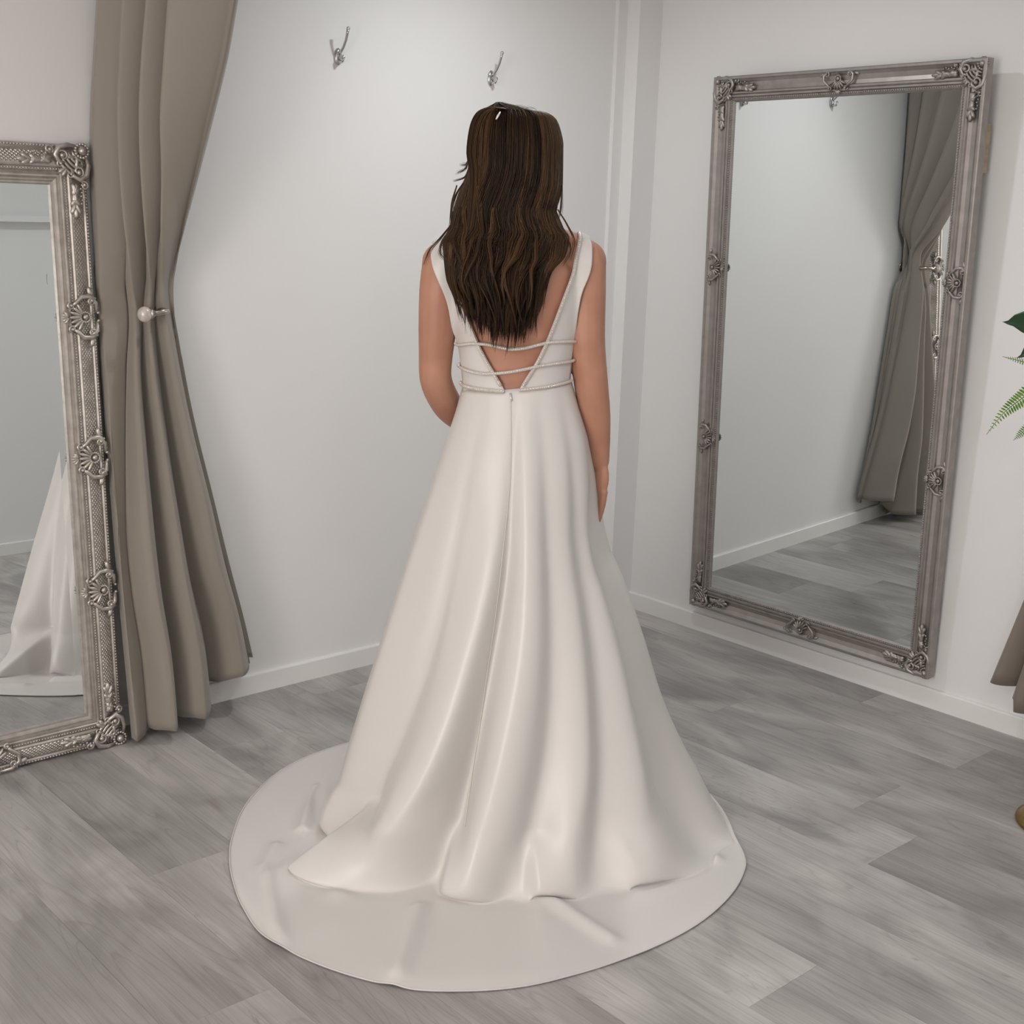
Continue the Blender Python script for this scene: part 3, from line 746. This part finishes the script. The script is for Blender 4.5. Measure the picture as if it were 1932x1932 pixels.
def cord(name, pts, r, beads=True, parent=None):
    P = np.array(pts); mb = MB(); mb.tube(P, r, 6, True, .8); o = mb.build(name, M['trimbead'], parent or dress_b)
    if beads:
        seg = np.linalg.norm(np.diff(P, axis=0), axis=1); s = np.concatenate([[0], np.cumsum(seg)]); n = int(s[-1]/.0042); mbb = MB()
        for i in range(n):
            q = np.array([np.interp((i+.5)/n*s[-1], s, P[:, k]) for k in range(3)]); v = np.array(CAML)-q; v /= np.linalg.norm(v)
            mbb.ell(q+v*r*.80, (.0020,)*3, None, 6, 4)
        mbb.build('bead_string', M['bead'], parent or dress_b)['kind'] = 'stuff'
    return o
def px_path(pts, n, off, tree=None, smooth=2):
    xs = [p[0] for p in pts]; ys = [p[1] for p in pts]; k = np.arange(len(pts)); kk = np.linspace(0, len(pts)-1, n)
    P = np.array([hit(x, y, off, tree) for x, y in zip(cub(kk, k, xs), cub(kk, k, ys))])
    for _ in range(smooth): P[1:-1] = .25*P[:-2]+.5*P[1:-1]+.25*P[2:]
    return P
C1 = [(855.7, 648.5), (874, 649), (896.7, 646), (919.5, 647), (942, 652), (965, 657), (987.8, 655), (1010.6, 649), (1033, 644), (1056, 643), (1078, 642)]
C2 = [(863.6, 685), (878.5, 692), (896.7, 700), (919.5, 704), (942, 703), (965, 700), (987.8, 695.5), (1010.6, 690), (1033, 686), (1056, 682.5), (1077, 678.5)]
C3 = [(873, 720.6), (887.6, 728.6), (908, 733), (930.8, 735.4), (953, 737)]
C4 = [(978.7, 734.5), (1010.6, 731), (1033, 727.4), (1056, 721.7), (1075, 714.9)]
for c in (C1, C2): cord('beaded_band', px_path(c, 50, .0130), .0046)
for c in (C3, C4): cord('beaded_band', px_path(c, 26, .0118), .0044)
for full, IN in ((fullR, IN_R), (fullL, IN_L)):
    edge = full[8:nR-3, 0]; nxt = full[8:nR-3, 1]
    P = edge+(nxt-edge)/np.maximum(np.linalg.norm(nxt-edge, axis=1), 1e-6)[:, None]*.004
    v = CAML-P; v /= np.linalg.norm(v, axis=1)[:, None]
    cord('neckline_trim', P+v*.0058, .0042)

# ---- skirt with train
Z0 = 1.064
HEM = np.array([(-180, .62), (-160, .615), (-137, .617), (-127, .624), (-117, .628), (-101, .623), (-86, .622), (-74, .631), (-63, .644), (-51, .668), (-42, .688), (-34, .6906), (-24, .691), (-14, .6905), (-5, .676), (4.4, .656), (15, .626), (28, .601), (41, .590), (58, .5846), (73, .5845), (90, .56), (110, .57), (140, .60), (180, .62)])
def wrap(a): return (a+PI) % (2*PI)-PI
# folds: crest angle (deg) against q (0 waist, 1 floor contact, >1 out along the train), widths left/right of the crest, radial height, height on the floor, fold-over
RIDGES = [
 ([(0, -80), (1, -78), (1.6, -84)], (18, 13), (12, 8), [(0, 0), (.2, .008), (.6, .030), (1, .050)], [(1, .006), (1.3, 0)], .9),
 ([(0, -5), (.35, -11), (.55, -18), (.7, -25), (.85, -36), (.95, -50), (1, -60), (1.3, -63), (1.7, -65)], (17, 4), (8, 19), [(0, 0), (.15, .0), (.35, .024), (.6, .060), (.85, .095), (.95, .130), (1, .190)], [(1, .010), (1.3, .008), (1.6, 0)], .9),
 ([(0, 12), (.4, 11), (.7, 1), (.9, -9), (1, -18), (1.5, -22)], (10, 3.5), (19, 20), [(0, 0), (.1, .008), (.4, .036), (.8, .058), (1, .066)], [(1, .004), (1.25, 0)], 1.0),
 ([(0, 48), (.7, 38), (.9, 26), (1, 15), (1.5, 12)], (9, 3.5), (11, 16), [(0, 0), (.4, .012), (.8, .034), (1, .040)], [(1, .008), (1.5, .004), (1.8, 0)], .9),
 ([(0, 72), (.7, 62), (1, 48)], (9, 4), (9, 18), [(0, 0), (.4, .012), (.8, .034), (1, .040)], [(1, .006), (1.4, 0)], .9),
 ([(0, 112), (1, 100)], (17, 17), (17, 17), [(0, 0), (.1, .01), (.3, .045), (1, .075)], [(1, .0), (1.4, 0)], .0)]
RIDGES += [([(0, a_), (1, a_)], (16, 16), (16, 16), [(0, 0), (1, .05)], [(1, 0), (2, 0)], .1) for a_ in (-112, 145, 180, -146)]
VALLEYS = [([(0, 2), (.3, 0), (.55, -9), (.85, -19), (1, -26)], 6, [(0, 0), (.12, .006), (.4, .026), (1, .055)]),
           ([(0, -40), (.5, -45), (.85, -60), (1, -68)], 7, [(0, 0), (.4, .012), (1, .020)]),
           ([(0, 30), (.6, 24), (.85, 14), (1, 4)], 7, [(0, 0), (.4, .012), (1, .026)]),
           ([(0, 58), (.5, 52), (1, 37)], 7, [(0, 0), (.4, .010), (1, .024)]),
           ([(0, 84), (1, 80)], 9, [(0, 0), (.18, .002), (.4, .020), (1, .050)])]
HS = np.array([0, .05, .12, .20, .28, .36, .42, .56, .70, .83, .92, 1.0])
S_L = np.array([.118, .128, .146, .168, .190, .211, .226, .262, .298, .330, .350, .370])
S_R = np.array([.122, .140, .164, .174, .177, .194, .222, .275, .322, .385, .445, .50])
S_B = np.array([.090, .104, .126, .146, .162, .180, .192, .222, .252, .278, .296, .312])
S_F = np.array([.092, .10, .115, .135, .16, .19, .21, .26, .31, .36, .395, .43])
def crest(tab, th, q, wl, wr):
    if isinstance(wl, tuple):
        k = sstep(.78, 1.0, q); wl = wl[0]+(wl[1]-wl[0])*k; wr = wr[0]+(wr[1]-wr[0])*k
    d = wrap(th-np.radians(cub(q, [a for a, b in tab], [b for a, b in tab]))); return np.exp(-(d/np.radians(np.where(d < 0, wl, wr)))**2)
def hang_radius(th, h):
    side = np.where(np.sin(th) > 0, cub(h, HS, S_R), cub(h, HS, S_L)); fb = np.where(np.cos(th) > 0, cub(h, HS, S_B), cub(h, HS, S_F))
    F = 1/np.sqrt((np.sin(th)/side)**2+(np.cos(th)/fb)**2); T = np.zeros_like(th)
    for tab, wl, wr, amp, fa, tk in RIDGES:
        g = crest(tab, th, h, wl, wr); F = F+cub(h, [a for a, b in amp], [b for a, b in amp])*g; T = T+tk*g
    for tab, w, amp in VALLEYS: F = F-cub(h, [a for a, b in amp], [b for a, b in amp])*crest(tab, th, h, w, w)
    return F, T
def floor_ridges(th, t):
    Z = np.zeros_like(th)
    for tab, wl, wr, amp, fa, tk in RIDGES: Z = Z+cub(1+t, [a for a, b in fa], [b for a, b in fa])*crest(tab, th, 1+t, wl[1], wr[1]*.5)
    return Z
# wrinkles lying on the floor: pixel segments, height, half width
WR = [((790, 1722), (742, 1862), .016, .022), ((1008, 1688), (1150, 1775), .013, .020), ((520, 1600), (499, 1640), .008, .016), ((499, 1640), (512, 1710), .010, .016), ((512, 1710), (535, 1800), .010, .016), ((570, 1570), (600, 1490), .012, .016),
      ((1290, 1600), (1345, 1625), .014, .02), ((640, 1690), (700, 1650), .010, .03), ((1180, 1660), (1290, 1605), .016, .018)]
WSEG = [(floor_loc(*a), floor_loc(*b), h, w) for a, b, h, w in WR]
def wrinkle(X, Y):
    Z = np.zeros_like(X)
    for a, b, h, w in WSEG:
        ab = b-a; L2 = ab@ab; t = np.clip(((X-a[0])*ab[0]+(Y-a[1])*ab[1])/L2, 0, 1); d2 = (X-a[0]-t*ab[0])**2+(Y-a[1]-t*ab[1])**2
        Z = np.maximum(Z, h*np.exp(-d2/w**2))
    return Z
NT = 840; TH = np.linspace(-PI, PI, NT, endpoint=False)
cols = []
HT = .875
Hs = np.concatenate([np.linspace(0, .12, 10), np.linspace(.13, HT, 84)])
hemr = cub(np.degrees(TH), HEM[:, 0], HEM[:, 1])
rings = []
for h in Hs:
    r, T = hang_radius(TH, np.full(NT, h)); z = Z0*(1-h); r = np.minimum(r, hemr-.012)
    sag = 0.0
    rings.append(np.stack([r*np.sin(TH)+.005*(1-h), -r*np.cos(TH), np.full(NT, z+.012*np.sin(TH)*(1-min(1, h*6)))], -1))
r0, _ = hang_radius(TH, np.full(NT, HT)); r1, T1 = hang_radius(TH, np.full(NT, 1.0)); T1 = np.clip(T1, 0, 1); z0_ = Z0*(1-HT)
r0 = np.minimum(r0, hemr-.012); r1 = np.minimum(r1, hemr-.010)
def ring(r, z): return np.stack([r*np.sin(TH), -r*np.cos(TH), np.broadcast_to(z, TH.shape)], -1)
# sweep from hanging to lying: smooth in the valleys, rolled over and tucked under on the crests
c1 = r0+(r1-r0)*.95+.046*T1; cz = .004+.014*T1
rc = r1+.065*(1-T1)-.022*T1
rc = np.minimum(rc, hemr-.008); c1 = np.minimum(c1, hemr-.008)
for t in np.linspace(.06, 1, 20):
    rr = (1-t)**2*r0+2*t*(1-t)*c1+t*t*rc; zz = (1-t)**2*z0_+2*t*(1-t)*cz+t*t*.0045
    zz = zz+floor_ridges(TH, 0.0)*float(sstep(.35, 1.0, t)); rings.append(ring(rr, zz))
rc = np.minimum(rc, hemr-.006)
for t in np.linspace(.04, 1, 34):
    rr = rc+(hemr-rc)*t; X, Y = rr*np.sin(TH), -rr*np.cos(TH)
    edge = 1-sstep(.86, 1.0, t)
    z = .0042+floor_ridges(TH, t)+wrinkle(X, Y)*(.25+.75*edge)*float(sstep(0, .12, t))+.004*edge*(np.sin(TH*7+2*t)*.5+.5)*float(sstep(0, .2, t))
    rings.append(np.stack([X, Y, z], -1))
SK = np.array(rings); NRG = SK.shape[0]
for _ in range(2):
    SK[3:-1] = SK[3:-1]*.6+.2*(np.roll(SK, 1, 1)+np.roll(SK, -1, 1))[3:-1]
skirt_me = mesh_from('skirt', SK.reshape(-1, 3), [tuple(reversed(f)) for f in grid_faces(NT, NRG, True)]); SKB = bvh_of(skirt_me)
skirt = link('skirt', skirt_me, M['satin'], woman); m_ = skirt.modifiers.new('solid', 'SOLIDIFY'); m_.thickness = .0022; m_.offset = -1
# hem stitch
hp = SK[-1]; inner = SK[-2]
MB().tube(np.concatenate([hp, hp[:1]])+np.array([0, 0, .0004]), .0016, 5, False).build('hem_edge', M['satin'], skirt)
# zip, seam and puller
SEAM = [(963, 744), (964, 800), (963, 880), (957, 960), (948, 1040), (939, 1120), (927, 1210), (914, 1300), (902, 1390), (890, 1470), (878, 1560)]
P = px_path(SEAM, 90, .0012, SKB, 3); MB().tube(P, .0011, 5).build('back_seam', M['thread'], skirt)
zp = MB(); a, b = hit(963, 742, .003, SKB), hit(965, 757, .004, SKB); zp.tube([a, (a+b)/2, b], [.0022, .0016, .0022], 8); zp.build('zip_puller', M['bead'], skirt)

# ---- hair
HL = [(197, 935), (205, 914), (220, 898), (240, 889), (278, 884), (321, 881), (360, 866), (397, 855), (432, 849), (460, 836), (484, 838), (528, 843), (562, 856), (590, 864), (640, 874)]
HRt = [(197, 950), (203, 1000), (212, 1040), (223, 1052), (245, 1060), (267, 1064), (343, 1063), (372, 1057), (397, 1050), (421, 1058), (445, 1074), (480, 1066), (508, 1042), (536, 1033), (571, 1026), (595, 1022), (640, 1016)]
def sil(tab, y): return cub(y, [a for a, b in tab], [b for a, b in tab])
ZT, ZBm = 1.652, 1.185
YOUT_Z = [1.12, 1.20, 1.27, 1.33, 1.38, 1.42, 1.47, 1.53, 1.58, 1.62, 1.645, 1.66]
YOUT = [-.120, -.124, -.127, -.122, -.112, -.108, -.108, -.106, -.095, -.072, -.040, -.005]
def hair_xz(z):
    """left and right extent of the hair at height z"""
    yo = float(cub(z, YOUT_Z, YOUT))*.5; v = None
    P = np.array([0, yo, z]); W = PO+RH*P[0]+DH*P[1]+np.array([0, 0, z]); _, py = project(W)
    return loc_at(sil(HL, py), py, yo)[0], loc_at(sil(HRt, py), py, yo)[0]
_hz = np.linspace(ZBm, 1.6535, 120); _hx = np.array([hair_xz(z) for z in _hz])
def hair_pt(z, u, depth):
    xl = np.interp(z, _hz, _hx[:, 0]); xr = np.interp(z, _hz, _hx[:, 1]); c = (xl+xr)/2; hw = (xr-xl)/2
    yo = cub(z, YOUT_Z, YOUT)+depth
    yc = np.interp(z, [1.18, 1.34, 1.42, 1.50, 1.66], [-.092, -.075, -.03, .005, .012])
    return np.stack([c+hw*u, yc+(yo-yc)*np.sqrt(np.maximum(0, 1-np.abs(u)**2.6)), z*np.ones_like(u)], -1)
strandsP, strandsR, strandsT = [], [], []
NS = 30
def add_strand(P, r, tone): strandsP.append(P); strandsR.append(r); strandsT.append(tone)
def clump(u0, dep, n, ztip, tone, zstart=None, spread=.06, wave=1.0, seed=0):
    rg = np.random.default_rng(seed); ph = rg.uniform(0, 6.28); ph2 = rg.uniform(0, 6.28); fr = rg.uniform(14, 22); drift = rg.normal(0, .05)
    for _ in range(n):
        du, dd = rg.normal(0, spread), rg.normal(0, .0035); zt = ztip+rg.normal(0, .012)
        z1 = (zstart if zstart else 1.6525)-abs(rg.normal(0, .003)); s = np.linspace(0, 1, NS); z = z1+(zt-z1)*s
        low = sstep(1.50, 1.28, z); gather = 1-.72*sstep(.35, 1.0, s)
        u = u0+drift*low+du*gather+wave*(.030+.095*low)*np.sin(fr*z+ph)*sstep(1.62, 1.5, z)/1.3+.012*np.sin(2.3*fr*z+ph2+du*9)*low
        u = np.clip(u, -1.04, 1.04)
        P = hair_pt(z, np.clip(u, -.999, .999), dep+dd+.0)
        P[:, 1] += wave*.007*np.sin(fr*z*.9+ph2)*low-.004*low
        add_strand(P, rg.uniform(.0006, .0010)*np.interp(s, [0, .08, .75, 1], [.8, 1, 1, .25]), np.clip(tone+rg.normal(0, .10), 0, 1))
rg = np.random.default_rng(3)
for i in range(190):
    u0 = rg.uniform(-1, 1); u0 = math.copysign(abs(u0)**.9, u0); dep = abs(rg.normal(0, .010))
    _ztip_u = cub(u0, [-1, -.8, -.5, -.1, .2, .5, .75, 1], [1.262, 1.228, 1.212, 1.196, 1.194, 1.206, 1.228, 1.29])
    tone = np.clip(rg.beta(1.6, 3.0)+(.18 if abs(u0) > .72 else 0)-.10*(dep > .008), 0, 1)
    clump(u0, dep, 24, float(_ztip_u)+rg.normal(0, .016), tone, None, rg.uniform(.025, .06), 1.0, 100+i)
# lighter outer strands at the sides of the crown and loose ends
for i in range(26): clump(rg.uniform(.55, .95), -.003, 12, rg.uniform(1.33, 1.45), rg.uniform(.5, .85), None, .04, .7, 500+i)
for i in range(22): clump(rg.uniform(-.95, -.55), -.003, 12, rg.uniform(1.27, 1.40), rg.uniform(.45, .8), None, .04, .9, 600+i)
for i in range(26): clump(rg.uniform(-1.0, .95), -.004-.003*rg.uniform(), 14, rg.uniform(1.20, 1.27), rg.uniform(.35, .75), 1.44, .03, 1.9, 700+i)
# section pinned up over the left of the crown
def hair_loc(px, py, depth):
    """point of the hair surface under a pixel of the photograph"""
    Y = -.08
    for _ in range(5):
        P = loc_at(px, py, Y); z = min(P[2], 1.652); xl = np.interp(z, _hz, _hx[:, 0]); xr = np.interp(z, _hz, _hx[:, 1])
        u = float(np.clip((P[0]-(xl+xr)/2)/max((xr-xl)/2, 1e-3), -.97, .97)); Y = .5*Y+.5*float(hair_pt(np.array([z]), np.array([u]), depth)[0, 1])
    return loc_at(px, py, Y)
LOCK = [hair_loc(px, py, -.006) for px, py in ((952, 206), (937, 203), (917, 212), (903, 240), (897, 285), (900, 330), (895, 390), (886, 450))]
LOCK = np.array(LOCK); kk = np.linspace(0, len(LOCK)-1, NS); LK = np.stack([cub(kk, np.arange(len(LOCK)), LOCK[:, i]) for i in range(3)], -1)
for i in range(150):
    a = rg.uniform(0, 2*PI); q = math.sqrt(rg.uniform(0, 1)); w = np.interp(np.linspace(0, 1, NS), [0, .25, .6, 1], [.006, .020, .020, .010])
    P = LK+np.stack([np.cos(a)*q*w, np.sin(a)*q*w*.35-.004, np.zeros(NS)], -1)
    add_strand(P, rg.uniform(.0006, .001)*np.interp(np.linspace(0, 1, NS), [0, .1, .8, 1], [.7, 1, 1, .3]), float(np.clip(rg.beta(2.2, 2.4)+.12, 0, 1)))
# hair combed over the front and top of the head
for i in range(1700):
    yf = rg.uniform(-.02, .088); side = rg.choice([-1, 1]); s = np.linspace(0, 1, NS); rad = .0785+.006*rg.uniform(0, 1)
    zc = 1.553; a = s*rg.uniform(1.55, 1.9); x = -.006+side*rad*np.sin(a)*1.04; z = zc+.0965*np.cos(a)+.001
    yy = yf*(1-.25*s)-.05*s*s; sc = np.sqrt(np.maximum(.03, 1-((yy-.012)/.104)**2)); x = -.006+(x+.006)*sc; z = zc+(z-zc)*np.where(z > zc, sc, 1)
    drop = sstep(.62, 1, s); z = z-drop*.10; yy = yy-drop*.03
    add_strand(np.stack([x, yy, z], -1), .0009*np.interp(s, [0, .05, .8, 1], [.6, 1, 1, .4]), float(np.clip(rg.beta(1.6, 3), 0, 1)))
# fly-away ends on the left, loose wisps over the shoulders
for pts in ([(884, 300), (880, 311), (870, 312)], [(883, 306), (878, 318), (861, 327)], [(884, 318), (877, 334), (856, 341)], [(874, 345), (862, 365), (853, 395), (852, 425)], [(862, 350), (853, 385), (851, 420), (846, 445)], [(850, 425), (828, 452), (812, 470), (800, 500)], [(855, 430), (836, 452), (830, 475), (838, 490)],
            [(1052, 395), (1070, 425), (1082, 455), (1074, 490)], [(1050, 400), (1066, 440), (1077, 470), (1062, 500)], [(1060, 350), (1059, 390), (1055, 412)], [(1040, 500), (1028, 530), (1020, 560), (1024, 575)], [(870, 575), (885, 592), (905, 590)], [(880, 570), (900, 590), (912, 600)]):
    for j in range(10):
        k = np.linspace(0, len(pts)-1, NS); jx, jy = rg.normal(0, 1.4, 2)
        P = np.array([hair_loc(x+jx*t, y+jy*t, -.004) for x, y, t in zip(cub(k, range(len(pts)), [p[0] for p in pts]), cub(k, range(len(pts)), [p[1] for p in pts]), np.linspace(.4, 1.6, NS))])
        add_strand(P, .0007*np.interp(np.linspace(0, 1, NS), [0, .5, 1], [1, .9, .2]), float(rg.uniform(.25, .7)))
SP = np.array(strandsP); SR = np.array([np.broadcast_to(r, (NS,)) for r in strandsR]); ST = np.array(strandsT)
T_ = np.gradient(SP, axis=1); T_ /= np.maximum(np.linalg.norm(T_, axis=2, keepdims=True), 1e-9)
ref = np.array([0, -1.0, .15]); N_ = ref-T_*(T_@ref)[..., None]; N_ /= np.maximum(np.linalg.norm(N_, axis=2, keepdims=True), 1e-9); B_ = np.cross(T_, N_)
ns = SP.shape[0]; ang = np.array([0, 2*PI/3, 4*PI/3])
HV = (SP[:, :, None, :]+SR[:, :, None, None]*(np.cos(ang)[None, None, :, None]*N_[:, :, None, :]+np.sin(ang)[None, None, :, None]*B_[:, :, None, :])).reshape(-1, 3)
base = (np.arange(ns)[:, None, None]*NS+np.arange(NS-1)[None, :, None])*3; k3 = np.arange(3)[None, None, :]; k4 = (np.arange(3)+1) % 3
Fq = np.stack([base+k3, base+k4[None, None, :], base+3+k4[None, None, :], base+3+k3], -1).reshape(-1, 4)
hm_ = bpy.data.meshes.new('hair'); hm_.vertices.add(len(HV)); hm_.vertices.foreach_set('co', HV.astype(np.float32).ravel())
hm_.loops.add(Fq.size); hm_.loops.foreach_set('vertex_index', Fq.astype(np.int32).ravel())
hm_.polygons.add(len(Fq)); hm_.polygons.foreach_set('loop_start', (np.arange(len(Fq))*4).astype(np.int32))
hm_.update(calc_edges=True); hm_.polygons.foreach_set('use_smooth', np.ones(len(Fq), bool))
at = hm_.attributes.new('tone', 'FLOAT', 'POINT'); at.data.foreach_set('value', np.repeat(ST, NS*3).astype(np.float32))
hair = link('hair', hm_, M['hair'], woman); hair['kind'] = 'stuff'; hair['label'] = 'long wavy brown hair with lighter strands'
# scalp volume beneath the strands
sv = []; zz = np.linspace(1.215, 1.645, 60); uu = np.linspace(-.93, .93, 40)
for z in zz:
    P = hair_pt(np.full(40, z), uu*(.94 if z > 1.28 else .94-.5*(1.28-z)/.07), .016); sv += [tuple(p) for p in P]
un = obj('under_hair', sv, grid_faces(40, 60), M['hair'], hair); ms = un.modifiers.new('s', 'SOLIDIFY'); ms.thickness = .004
a, b = hair_loc(943.5, 212, -.014), hair_loc(936, 225, -.016)
MB().tube([a, a*.5+b*.5+np.array([0, -.001, 0]), b], [.0016, .0024, .0014], 8).build('hair_clip', M['clip'], hair)

# ------------------------------------------------------------------ brown curtain at the right edge
def right_curtain():
    root = empty('brown_curtain', (-.12, -1.75, 0)); off = np.array([-.12, -1.75, 0])
    NZ, NU = 60, 150; V = []
    zs = np.linspace(2.30, 0, NZ)
    for z in zs:
        ya = cub(z, [0, .25, .6, 1.0, 1.15, 1.3, 1.9, 2.5], [-1.565, -1.625, -1.705, -1.790, -1.800, -1.795, -1.785, -1.78])
        yb = cub(z, [0, .6, 1.0, 1.15, 1.3, 2.5], [-2.05, -1.96, -1.89, -1.88, -1.90, -1.93])
        xo = cub(z, [0, .6, 1.15, 1.4, 2.5], [-.075, -.075, -.085, -.12, -.42])
        g = 1-.55*math.exp(-((z-1.15)/.15)**2)
        for i in range(NU):
            t = i/(NU-1); w = .5+.5*math.sin(t*PI*2*6.5+.9); sw = w**.8
            hem = [.165, .140, .105, .075, .050, .035, .02, .02][min(7, int(t*12))] if t < .62 else .02
            x = -.024+(xo+.024)*(t if z > 1.3 else (.35+.65*t))*1.0-.045*g*sw
            if z <= 1.3: x = -.028-(.055+.03*t)*sw*g-.02*t
            y = ya+(yb-ya)*t+.012*math.cos(t*PI*2*6.5)*g
            V.append((min(x, -.018), y, hem+z*(1-hem/2.30)))
    o = obj('fabric', np.array(V)-off, grid_faces(NU, NZ), M['curtain2'], root); m = o.modifiers.new('solid', 'SOLIDIFY'); m.thickness = .003
    tag(root, 'brown curtain bunched against the wall beside the tall wall mirror, hem flaring out', 'curtain')
right_curtain()

# ------------------------------------------------------------------ plant on a brass stand
FX = np.array([-.452, -1.975])
st = empty('plant_stand', (FX[0], FX[1], 0)); tag(st, 'brass plant stand with a round foot holding a potted fern', 'stand')
mb = MB(); V = []; N = 40
for r, z in ((.0, 0), (.118, 0), (.122, .006), (.120, .012), (.10, .018), (.03, .026), (.014, .05)): V += [(r*math.cos(2*PI*k/N), r*math.sin(2*PI*k/N), z) for k in range(N)]
obj('foot', V, grid_faces(N, 7, True), M['brass'], st)
MB().tube([(0, 0, .03), (0, 0, .78)], .012, 14).build('pole', M['brass'], st)
V = []
for r, z in ((.0, .78), (.12, .78), (.125, .785), (.12, .79), (0, .79)): V += [(r*math.cos(2*PI*k/N), r*math.sin(2*PI*k/N), z) for k in range(N)]
obj('top_plate', V, grid_faces(N, 5, True), M['brass'], st)
pt = empty('potted_fern', (FX[0], FX[1], .791)); tag(pt, 'potted plant with bright fern fronds and dark glossy leaves on a brass stand', 'plant')
PB = np.array([FX[0], FX[1], .791])
V = []
for r, z in ((0, 0), (.075, 0), (.10, .14), (.104, .15), (.096, .15), (.09, .13), (0, .13)): V += [(r*math.cos(2*PI*k/N), r*math.sin(2*PI*k/N), z) for k in range(N)]
obj('pot', V, grid_faces(N, 7, True), M['pot'], pt)
obj('soil', [(.092*math.cos(2*PI*k/N), .092*math.sin(2*PI*k/N), .134) for k in range(N)], [tuple(range(N))], M['soil'], pt)
def frond(P, w, n, label=None):
    """P: spine points from base to tip (local to the pot)"""
    P = np.array(P, float); k = np.linspace(0, len(P)-1, n*3); S = np.stack([cub(k, np.arange(len(P)), P[:, i]) for i in range(3)], -1)
    mb = MB(); mb.tube(S, np.linspace(.0022, .0006, len(S)), 5)
    T = np.gradient(S, axis=0); T /= np.linalg.norm(T, axis=1)[:, None]
    for i in range(2, len(S)-1, 2):
        t = i/len(S); L = w*(math.sin(PI*min(1, .12+t*.9))**.7)*(1-.25*t)
        sd = np.cross(T[i], [0, 0, 1]); sd /= max(np.linalg.norm(sd), 1e-6); up = np.cross(sd, T[i])
        # leaflets lie in a plane turned towards the room
        for s in (-1, 1):
            d = s*(sd*.55+up*.80*1.0)+T[i]*.28; d /= np.linalg.norm(d); c = S[i]; nn = np.cross(d, T[i]); W = L*.17
            tip = c+d*L-nn*L*.06*s; m1 = c+d*L*.35; m2 = c+d*L*.75
            mb.add([c, m1+T[i]*W, m2+T[i]*W*.8, tip, m2-T[i]*W*.8, m1-T[i]*W, m1+nn*W*.25, m2+nn*W*.2], [(0, 1, 6), (1, 2, 7, 6), (2, 3, 7), (3, 4, 7), (4, 5, 6, 7), (5, 0, 6)])
    o = mb.build('frond', M['fern'], pt); return o
def lp(px, py, dist):
    """photograph pixel at a depth near the pot, local to the pot"""
    return CAM+ray(px, py)*dist-PB
DP = float((PB-CAM)@CD)
base = np.array([0, 0, .14])
frond([base, lp(2010, 735, DP-.02), lp(1965, 727, DP-.06), lp(1928, 752, DP-.08), lp(1895, 778, DP-.09), lp(1861, 820, DP-.09)], .026, 26)
frond([base, lp(2010, 690, DP), lp(1960, 690, DP-.03), lp(1925, 681, DP-.05), lp(1892, 673, DP-.06)], .016, 20)
frond([base, lp(2000, 760, DP+.02), lp(1955, 795, DP), lp(1930, 815, DP-.01), lp(1912, 831, DP-.01)], .018, 18)
for a in np.linspace(.2, 5.6, 9):
    e = np.array([math.cos(a), math.sin(a), 0]); 
    if (e@CR) < -.55: continue
    L = RNG.uniform(.24, .34); frond([base, base+e*L*.35+np.array([0, 0, .12]), base+e*L*.75+np.array([0, 0, .10]), base+e*L+np.array([0, 0, -.02])], .032, 24)
def big_leaf(a, tip, width, curl=.01):
    a = np.array(a, float); tip = np.array(tip, float); T = tip-a; L = np.linalg.norm(T); T /= L
    view = CD; sd = np.cross(T, view); sd /= np.linalg.norm(sd); nn = np.cross(T, sd)
    prof = [(0, .02), (.06, .30), (.18, .72), (.35, 1.0), (.52, .96), (.70, .72), (.83, .40), (.91, .14), (.96, .05), (1, .0)]
    V = []
    for t, w in prof:
        c = a+T*L*t+nn*curl*math.sin(PI*t)
        for s in (-1, -.5, 0, .5, 1): V.append(c+sd*width*w*s*.5+nn*(.012*abs(s)*w)+sd*(.006 if t > .9 else 0))
    o = obj('leaf', V, grid_faces(5, len(prof)), M['leaf'], pt); m = o.modifiers.new('s', 'SOLIDIFY'); m.thickness = .0008
    sp_ = [base*1.0, (base+a)/2+np.array([0, 0, .02]), a]
    MB().tube(sp_, .0022, 6).build('stalk', M['fern'], pt)
big_leaf(lp(1985, 622, DP-.03), lp(1891, 602, DP-.08), .066)
big_leaf(lp(2000, 640, DP-.02), lp(1915, 671, DP-.05), .052)
big_leaf(lp(2010, 600, DP), lp(2060, 520, DP), .07)
big_leaf(lp(2040, 640, DP), lp(2130, 600, DP), .07)
